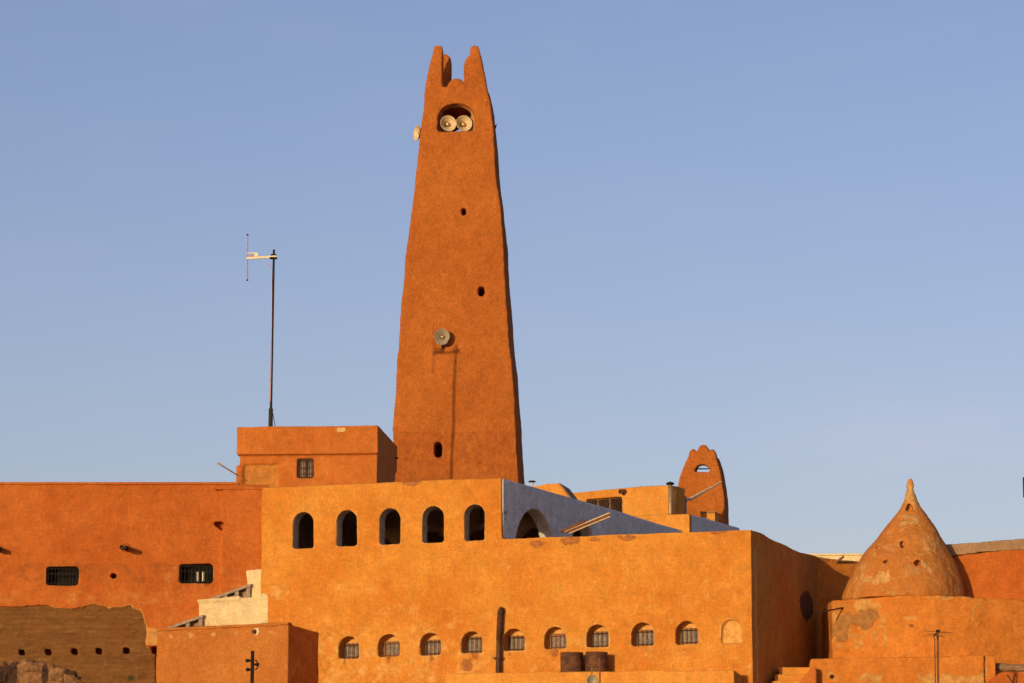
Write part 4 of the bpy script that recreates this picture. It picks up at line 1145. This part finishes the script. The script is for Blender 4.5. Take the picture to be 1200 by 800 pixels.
# dark iron rod poking from the plinth corner
p0, p1 = P(985, 712, 103.4), P(961, 716.5, 102.6); fr = Frame(p0.x, p0.y, 0)
t = thing('iron_rod', fr, 'thin dark iron rod poking left out of the dome plinth', 'rod', z=p0.z)
bm = bmesh.new(); d = p1 - p0; tube(bm, -d * .1, d, .028, .02, n=8); part('rod', bm, M['iron'], t)
bm = bmesh.new(); tube(bm, d * .45 + Vector((0, 0, .01)), d * .98 + Vector((0, 0, -.05)), .018, n=8); part('wire', bm, M['iron'], t)

# corner post, log and slanting bits at lower right
pp = P(1153, 780, 101.2); FP_ = Frame(pp.x, pp.y, -6); Q_ = lambda px, py, v=0: FP_.at(px, py, v)
t = thing('masonry_post', FP_, 'stubby square plaster post at the right end of the low ochre wall', 'post')
bm = bmesh.new(); box(bm, 0, Q_(1166.5, 780)[0], 0, .34, B0, Q_(1160, 767)[1]); me = solid(bm, [], voxel=.03, smooth=2, amp=.02, freq=2, fine=.01)
paint(me, 'pale', lambda x, y, z: .45 * (x < .12)); paint(me, 'flake', lambda x, y, z: x * 0); paint(me, 'stain', lambda x, y, z: x * 0)
link('post', me, M['drum'], t)
p0, p1 = P(1166, 780.5, 101.6), P(1212, 783, 101.3); fr = Frame(p0.x, p0.y, 0)
t = thing('palm_log', fr, 'weathered brown log lying right of the stubby plaster post', 'log', z=p0.z)
bm = bmesh.new(); d = p1 - p0; tube(bm, (0, 0, 0), d, .12, .11, n=14); me = solid(bm, [], voxel=.025, smooth=2, amp=.02, freq=3); link('trunk', me, M['wood'], t)
FP2 = Frame(P(1175, 790, 100.7).x, 100.7, -4); R_ = lambda px, py: FP2.at(px, py)
t = thing('sloping_wall', FP2, 'low red ochre wall with a sloping end, in the bottom right corner', 'wall')
bm = bmesh.new(); prism_y(bm, [R_(1155, 820), R_(1215, 820), R_(1215, 787), R_(1178, 786), R_(1172, 788), R_(1155, 800)], 0, .5)
me = solid(bm, [], voxel=.035, smooth=2, amp=.02, freq=1.5)
for n_ in ('pale', 'cream', 'stain'): paint(me, n_, lambda x, y, z: x * 0)
link('wall', me, M['red'], t)
bm = bmesh.new(); a0, z = R_(1180, 790); a1, z1 = R_(1187, 800); tube(bm, (a0, -.03, z), (a1, -.03, z1), .015, n=6); a2, z2 = R_(1189, 789); tube(bm, (a1, -.035, z1), (a2, -.035, z2), .012, n=6)
part('twigs', bm, M['iron'], t)

# television aerial (yagi) in front of the plinth
pa_ = P(1098.5, 800, 95.5); FV = Frame(pa_.x, pa_.y, 0); V_ = lambda px, py, v=0: FV.at(px, py, v)
t = thing('television_aerial', FV, 'thin rusty television aerial standing before the dome plinth', 'antenna')
bm = bmesh.new(); a0, z0_ = V_(1098.7, 738); tube(bm, (0, 0, B0), (a0, 0, z0_), .032, n=8); part('mast', bm, M['redwood'], t)
bm = bmesh.new(); a1, z1 = V_(1095.5, 746); tube(bm, (a1 - .02, .03, B0), (a1, .03, z1), .013, n=6); part('cable', bm, M['iron'], t)
bm = bmesh.new(); b0 = V_(1093, 745.5); b1 = V_(1102, 738); tube(bm, (b0[0], -.25, b0[1]), (b1[0], .5, b1[1]), .022, n=8); bo = part('boom', bm, M['iron'], t)
for k, (f, w_, dz_) in enumerate(((.0, .30, .01), (.3, .22, .03), (.6, .24, -.02), (1.0, .42, .03))):
    bm = bmesh.new(); c_ = Vector((b0[0] + (b1[0] - b0[0]) * f, -.25 + .75 * f, b0[1] + (b1[1] - b0[1]) * f))
    tube(bm, c_ + Vector((-w_, 0, dz_)), c_ + Vector((w_, 0, -dz_)), .007, n=5); part('element', bm, M['iron'], bo)
bm = bmesh.new(); box(bm, a0 - .04, a0 + .06, -.06, .04, z0_ - .06, z0_ + .02); part('junction_box', bm, M['black'], t)

# ================================================================ FOREGROUND TERRACE LEDGE, BARRELS, FLUE
pf0 = P(860, 784, 99.2); FE = Frame(pf0.x, pf0.y, -20); G_ = lambda px, py, v=0: FE.at(px, py, v)
led = thing('terrace_ledge', FE, 'low yellowish ledge along the foot of the ochre front wall', 'wall')
bm = bmesh.new(); zl = G_(860, 784.3)[1]; zl2 = G_(522, 788)[1]; print('ledge', zl, zl2)
v_w = FE.local((FM.o[0], FM.o[1]))[1]
prism_y(bm, [(G_(521, 790)[0], B0), (0, B0), (0, zl), (G_(521, 790)[0], zl2)], 0, .22)
box(bm, G_(521, 790)[0], 0, .1, v_w - .02, B0, zl2 - .42)
prism_z(bm, [(-.25, .1, zl), (0, .1, zl), (0, v_w - .02, zl - .1), (-.25, v_w - .02, zl - .1)], B0, 0)
me = solid(bm, [], voxel=.04, smooth=2, amp=.02, freq=.8)
paint(me, 'pale', lambda x, y, z: x * 0 + .35)
link('wall', me, M['yellow'], led)
zfl = zl2 - .42
def wl_(fr, px, v): return fr.at(px, 775, v)[0]
def barrel(px, v, r, h, label, tilt=0):
    x = FE.at(px, 775, v)[0]
    fr = Frame(FE.o[0] + x * FE.c - v * FE.s, FE.o[1] + x * FE.s + v * FE.c, 0)
    t = thing('oil_barrel', fr, label, 'barrel', 'rusty barrels behind the ledge', z=zfl)
    t.rotation_euler = (0, radians(tilt), random.random())
    b_ = bmesh.new()
    pf = [(r * .9, 0), (r, .01), (r, h * .3), (r * 1.035, h * .325), (r, h * .35), (r, h * .62), (r * 1.035, h * .645), (r, h * .67), (r, h - .02), (r * 1.03, h - .01), (r * 1.03, h + .01), (r * .96, h + .01), (r * .95, h - .03), (.001, h - .03)]
    lathe(b_, pf, 40); part('drum', b_, M['drum_rust'], t, smooth=True)
    b_ = bmesh.new(); lathe(b_, [(.001, .03), (.05, .025), (.06, 0)], 12, (r * .6, 0, h - .03)); part('bung', b_, M['iron'], t)
zbt = FE.at(670, 764.5, v_w - .5)[1]
barrel(670, v_w - .52, .335, zbt - zfl, 'rusty steel barrel behind the ledge, the left and darker of the two')
zbt = FE.at(698, 764, v_w - .50)[1]
barrel(698.5, v_w - .50, .325, zbt - zfl, 'rusty steel barrel behind the ledge, the right and lighter brown of the two', 1.0)
# small box tank in their shadow
x = FE.at(717, 775, v_w - .2)[0]; fr = Frame(FE.o[0] + x * FE.c - (v_w - .2) * FE.s, FE.o[1] + x * FE.s + (v_w - .2) * FE.c, -20)
# flue pipe
xf = FE.at(584, 775, v_w - .16)[0]; fr = Frame(FE.o[0] + xf * FE.c - (v_w - .16) * FE.s, FE.o[1] + xf * FE.s + (v_w - .16) * FE.c, 0)
t = thing('flue_pipe', fr, 'tall brown metal flue with a bent cowl before the ochre wall, between small arched windows', 'pipe', z=zfl)
zt_ = FE.at(586, 716, v_w - .16)[1] - zfl; k = .025
bm = bmesh.new(); tube(bm, (-.02, 0, 0), (.035, 0, zt_ * .86), .078, .076, n=20, cap=False); part('pipe', bm, M['pipe'], t, smooth=True)
bm = bmesh.new(); tube(bm, (.02, 0, zt_ * .62), (.055, 0, zt_ * .99), .088, .085, n=20); up_ = part('upper_pipe', bm, M['pipe'], t, smooth=True)
bm = bmesh.new()
for a2, b2 in (((.055, 0, zt_ * .97), (.07, -.02, zt_ * 1.02)), ((.07, -.02, zt_ * 1.02), (.12, -.06, zt_ * 1.03))): tube(bm, a2, b2, .09, .085, n=20)
part('cowl', bm, M['iron'], t, smooth=True)
zc_ = FE.at(584, 771, v_w - .16)[1] - zfl
bm = bmesh.new(); lathe(bm, [(.09, -.03), (.125, -.02), (.125, .02), (.09, .03)], 20, (-.005, 0, zc_)); box(bm, -.18, .17, -.02, .02, zc_ + .03, zc_ + .045); part('collar', bm, M['iron'], t)
# floodlight on a thin pole in front of the ledge
pz = P(703, 800, 95.0); FI = Frame(pz.x, pz.y, 0)
t = thing('thin_post', FI, 'thin rust red rod rising in front of the barrels', 'rod')
bm = bmesh.new(); tube(bm, (0, 0, B0), (0, 0, P(703, 770, 95).z), .022, n=8); part('rod', bm, M['redwood'], t)
bm = bmesh.new(); tube(bm, (0, 0, P(703, 770, 95).z), (.0, 0, P(703, 766, 95).z), .012, n=6); part('tip', bm, M['iron'], t)
pz = P(694, 797, 95.5); FI = Frame(pz.x, pz.y, 10)
t = thing('floodlight', FI, 'small grey round lamp head peeping up at the bottom edge below the barrels', 'lamp', z=pz.z)
bm = bmesh.new(); lathe(bm, [(.001, .16), (.08, .14), (.15, .06), (.17, 0), (.15, -.01), (.12, .03), (.001, .05)], 24, axis='Y'); part('housing', bm, M['horngrey'], t, smooth=True)
bm = bmesh.new(); tube(bm, (0, .1, .12), (.02, .1, .38), .02, n=8); part('stem', bm, M['wood'], t)
bm = bmesh.new(); tube(bm, (0, .12, -.1), (0, .12, B0 - pz.z), .03, n=8); part('post', bm, M['iron'], t)
# valve post in front of the annex
pz = P(295, 800, 97.6); FI = Frame(pz.x, pz.y, 0); I_ = lambda px, py: FI.at(px, py)
t = thing('valve_post', FI, 'short black post with knobbed fittings in front of the low annex', 'post')
bm = bmesh.new(); a0, z0_ = I_(296, 762); tube(bm, (0, 0, B0), (a0, 0, z0_), .062, .05, n=12); part('post', bm, M['black'], t)
for px, py in ((290, 773.5), (301.5, 778), (290.5, 784)):
    bm = bmesh.new(); a1, z1 = I_(px, py); tube(bm, (.0, -.02, z1), (a1, -.04, z1), .03, n=8); s_ = .055
    lathe(bm, [(.001, -s_), (s_, -s_ * .6), (s_ * 1.1, 0), (s_, s_ * .6), (.001, s_)], 12, (a1, -.04, z1)); part('fitting', bm, M['black'], t)
bm = bmesh.new()
N = 16; cx, cz = I_(300, 778.5)
for i in range(N):
    a2, b2 = -pi/2 + pi * i / N, -pi/2 + pi * (i + 1) / N
    tube(bm, (cx + .09 * cos(a2) - .03, -.03, cz + .13 * sin(a2)), (cx + .09 * cos(b2) - .03, -.03, cz + .13 * sin(b2)), .02, n=6)
part('hoop', bm, M['black'], t)

# ruined wall, bottom left
pz = P(0, 790, 96.5); FJ = Frame(pz.x, pz.y, 4); J_ = lambda px, py: FJ.at(px, py)
t = thing('ruined_wall', FJ, 'broken rubble wall with pale patches in the bottom left corner', 'wall')
bm = bmesh.new()
out = [(-30, 781), (0, 779.5), (10, 778), (20, 776.5), (30, 774.5), (40, 774.5), (48, 776), (56, 779), (65, 781.5), (72, 782), (78, 785), (86, 789), (92, 794), (97, 799)]
prism_y(bm, [J_(-30, 830), J_(112, 830), J_(104, 806)] + [J_(*q) for q in out[::-1]], 0, .7)
for i in range(26):
    px = random.uniform(-5, 96); py = np.interp(px, [q[0] for q in out], [q[1] for q in out]) + random.uniform(-1, 16)
    x, z = J_(px, py); r = random.uniform(.08, .2)
    box(bm, x - r, x + r, -random.uniform(.02, .09), .3, z - r * .7, z + r * .5)
me = solid(bm, [], voxel=.03, smooth=2, amp=.06, freq=2.6, fine=.02)
def rp_(x, y, z):
    f = np.zeros_like(x)
    for px, py, rx, rz, s in ((38, 788, .36, .26, .8), (28, 795, .14, .3, .7), (68, 792, .3, .3, .7), (86, 796, .2, .2, .7), (5, 781, .4, .06, .65)):
        lx, lz = J_(px, py); f = np.maximum(f, s * blob(x, z, lx, lz, rx, rz, .4))
    return f
paint(me, 'pale', rp_)
def rs_(x, y, z):
    f = np.zeros_like(x)
    for px, py, rx, rz in ((4, 790, .22, .4), (15, 790, .13, .4), (53, 790, .1, .35), (88, 787, .35, .1)):
        lx, lz = J_(px, py); f = np.maximum(f, .8 * blob(x, z, lx, lz, rx, rz, .4))
    return f
paint(me, 'stain', rs_)
link('wall', me, M['rubble'], t)
# loose stones along its sloping top
for i, (px, py, s_) in enumerate(((79, 786, .07), (84, 788.5, .06), (88, 791, .075), (92, 794.5, .07))):
    x, z = J_(px, py); bm = bmesh.new(); bmesh.ops.create_icosphere(bm, subdivisions=2, radius=s_)
    for v in bm.verts: v.co = v.co * (1 + .35 * noise.noise(v.co * 9 + Vector((i, 0, 0)))); v.co.z *= .7
    fr = Frame(FJ.o[0] + x * FJ.c - .05 * FJ.s, FJ.o[1] + x * FJ.s + .05 * FJ.c, i * 40)
    o = part('loose_stone', bm, M['darkwood']); o.location = (fr.o[0], fr.o[1], z + .02)
    tag(o, ['small dark stone, highest of four on the sloping top of the ruined wall', 'small dark stone, second from the top on the ruined wall slope', 'small dark stone, third down the ruined wall slope', 'small dark stone, lowest of four on the ruined wall slope'][i], 'stone', 'dark stones on the ruined wall')
# rubble heap and tuft right of it
pz = P(150, 800, 97.5); FI = Frame(pz.x, pz.y, 0)
bm = bmesh.new()
for i in range(30):
    x = random.uniform(-.75, .8); r = random.uniform(.06, .16); z = pz.z - .16 + .16 * (1 - abs(x)) + random.uniform(-.12, .0)
    box(bm, x - r, x + r, -r, r + .2, z - .6, z)
box(bm, -.9, .9, -.3, .5, B0, pz.z - .18)
me = solid(bm, [], voxel=.03, smooth=2, amp=.05, freq=4, fine=.02)
paint(me, 'pale', lambda x, y, z: .5 * (np.sin(x * 9) > .4)); paint(me, 'stain', lambda x, y, z: x * 0)
o = link('rubble_heap', me, M['rubble']); o.location = (pz.x, pz.y, 0); tag(o, 'low heap of brown rubble at the bottom edge, left of the low annex', 'rubble')
pz = P(153, 797, 97.3)
bm = bmesh.new()
for i in range(70):
    a_ = random.uniform(0, 2 * pi); r = random.uniform(0, .13); h = random.uniform(.0, .14)
    c_ = Vector((r * cos(a_), r * sin(a_), h)); d = Vector((random.uniform(-1, 1), random.uniform(-1, 1), random.uniform(.2, 1))).normalized() * .06; s_ = d.orthogonal().normalized() * .02
    bm.faces.new([bm.verts.new(c_ - s_), bm.verts.new(c_ + d * .5 - s_ * .2 + s_), bm.verts.new(c_ + d), bm.verts.new(c_ + s_)])
o = part('green_tuft', bm, M['leaf']); o.location = pz; tag(o, 'small dark green tuft on the rubble at the bottom edge', 'plant')

# lamp column just at the right picture edge
pz = P(1202, 560, 110); FI = Frame(pz.x, pz.y, 0)
t = thing('street_pole', FI, 'dark pole top just inside the right picture edge above the dome wall', 'pole')
bm = bmesh.new(); tube(bm, (.06, 0, B0), (.06, 0, P(1200, 557, 110).z), .06, .05, n=12); part('pole', bm, M['mast'], t)
bm = bmesh.new(); box(bm, -.09, .02, -.05, .05, P(1200, 582, 110).z, P(1200, 558.5, 110).z); part('switch_box', bm, M['mast'], t)
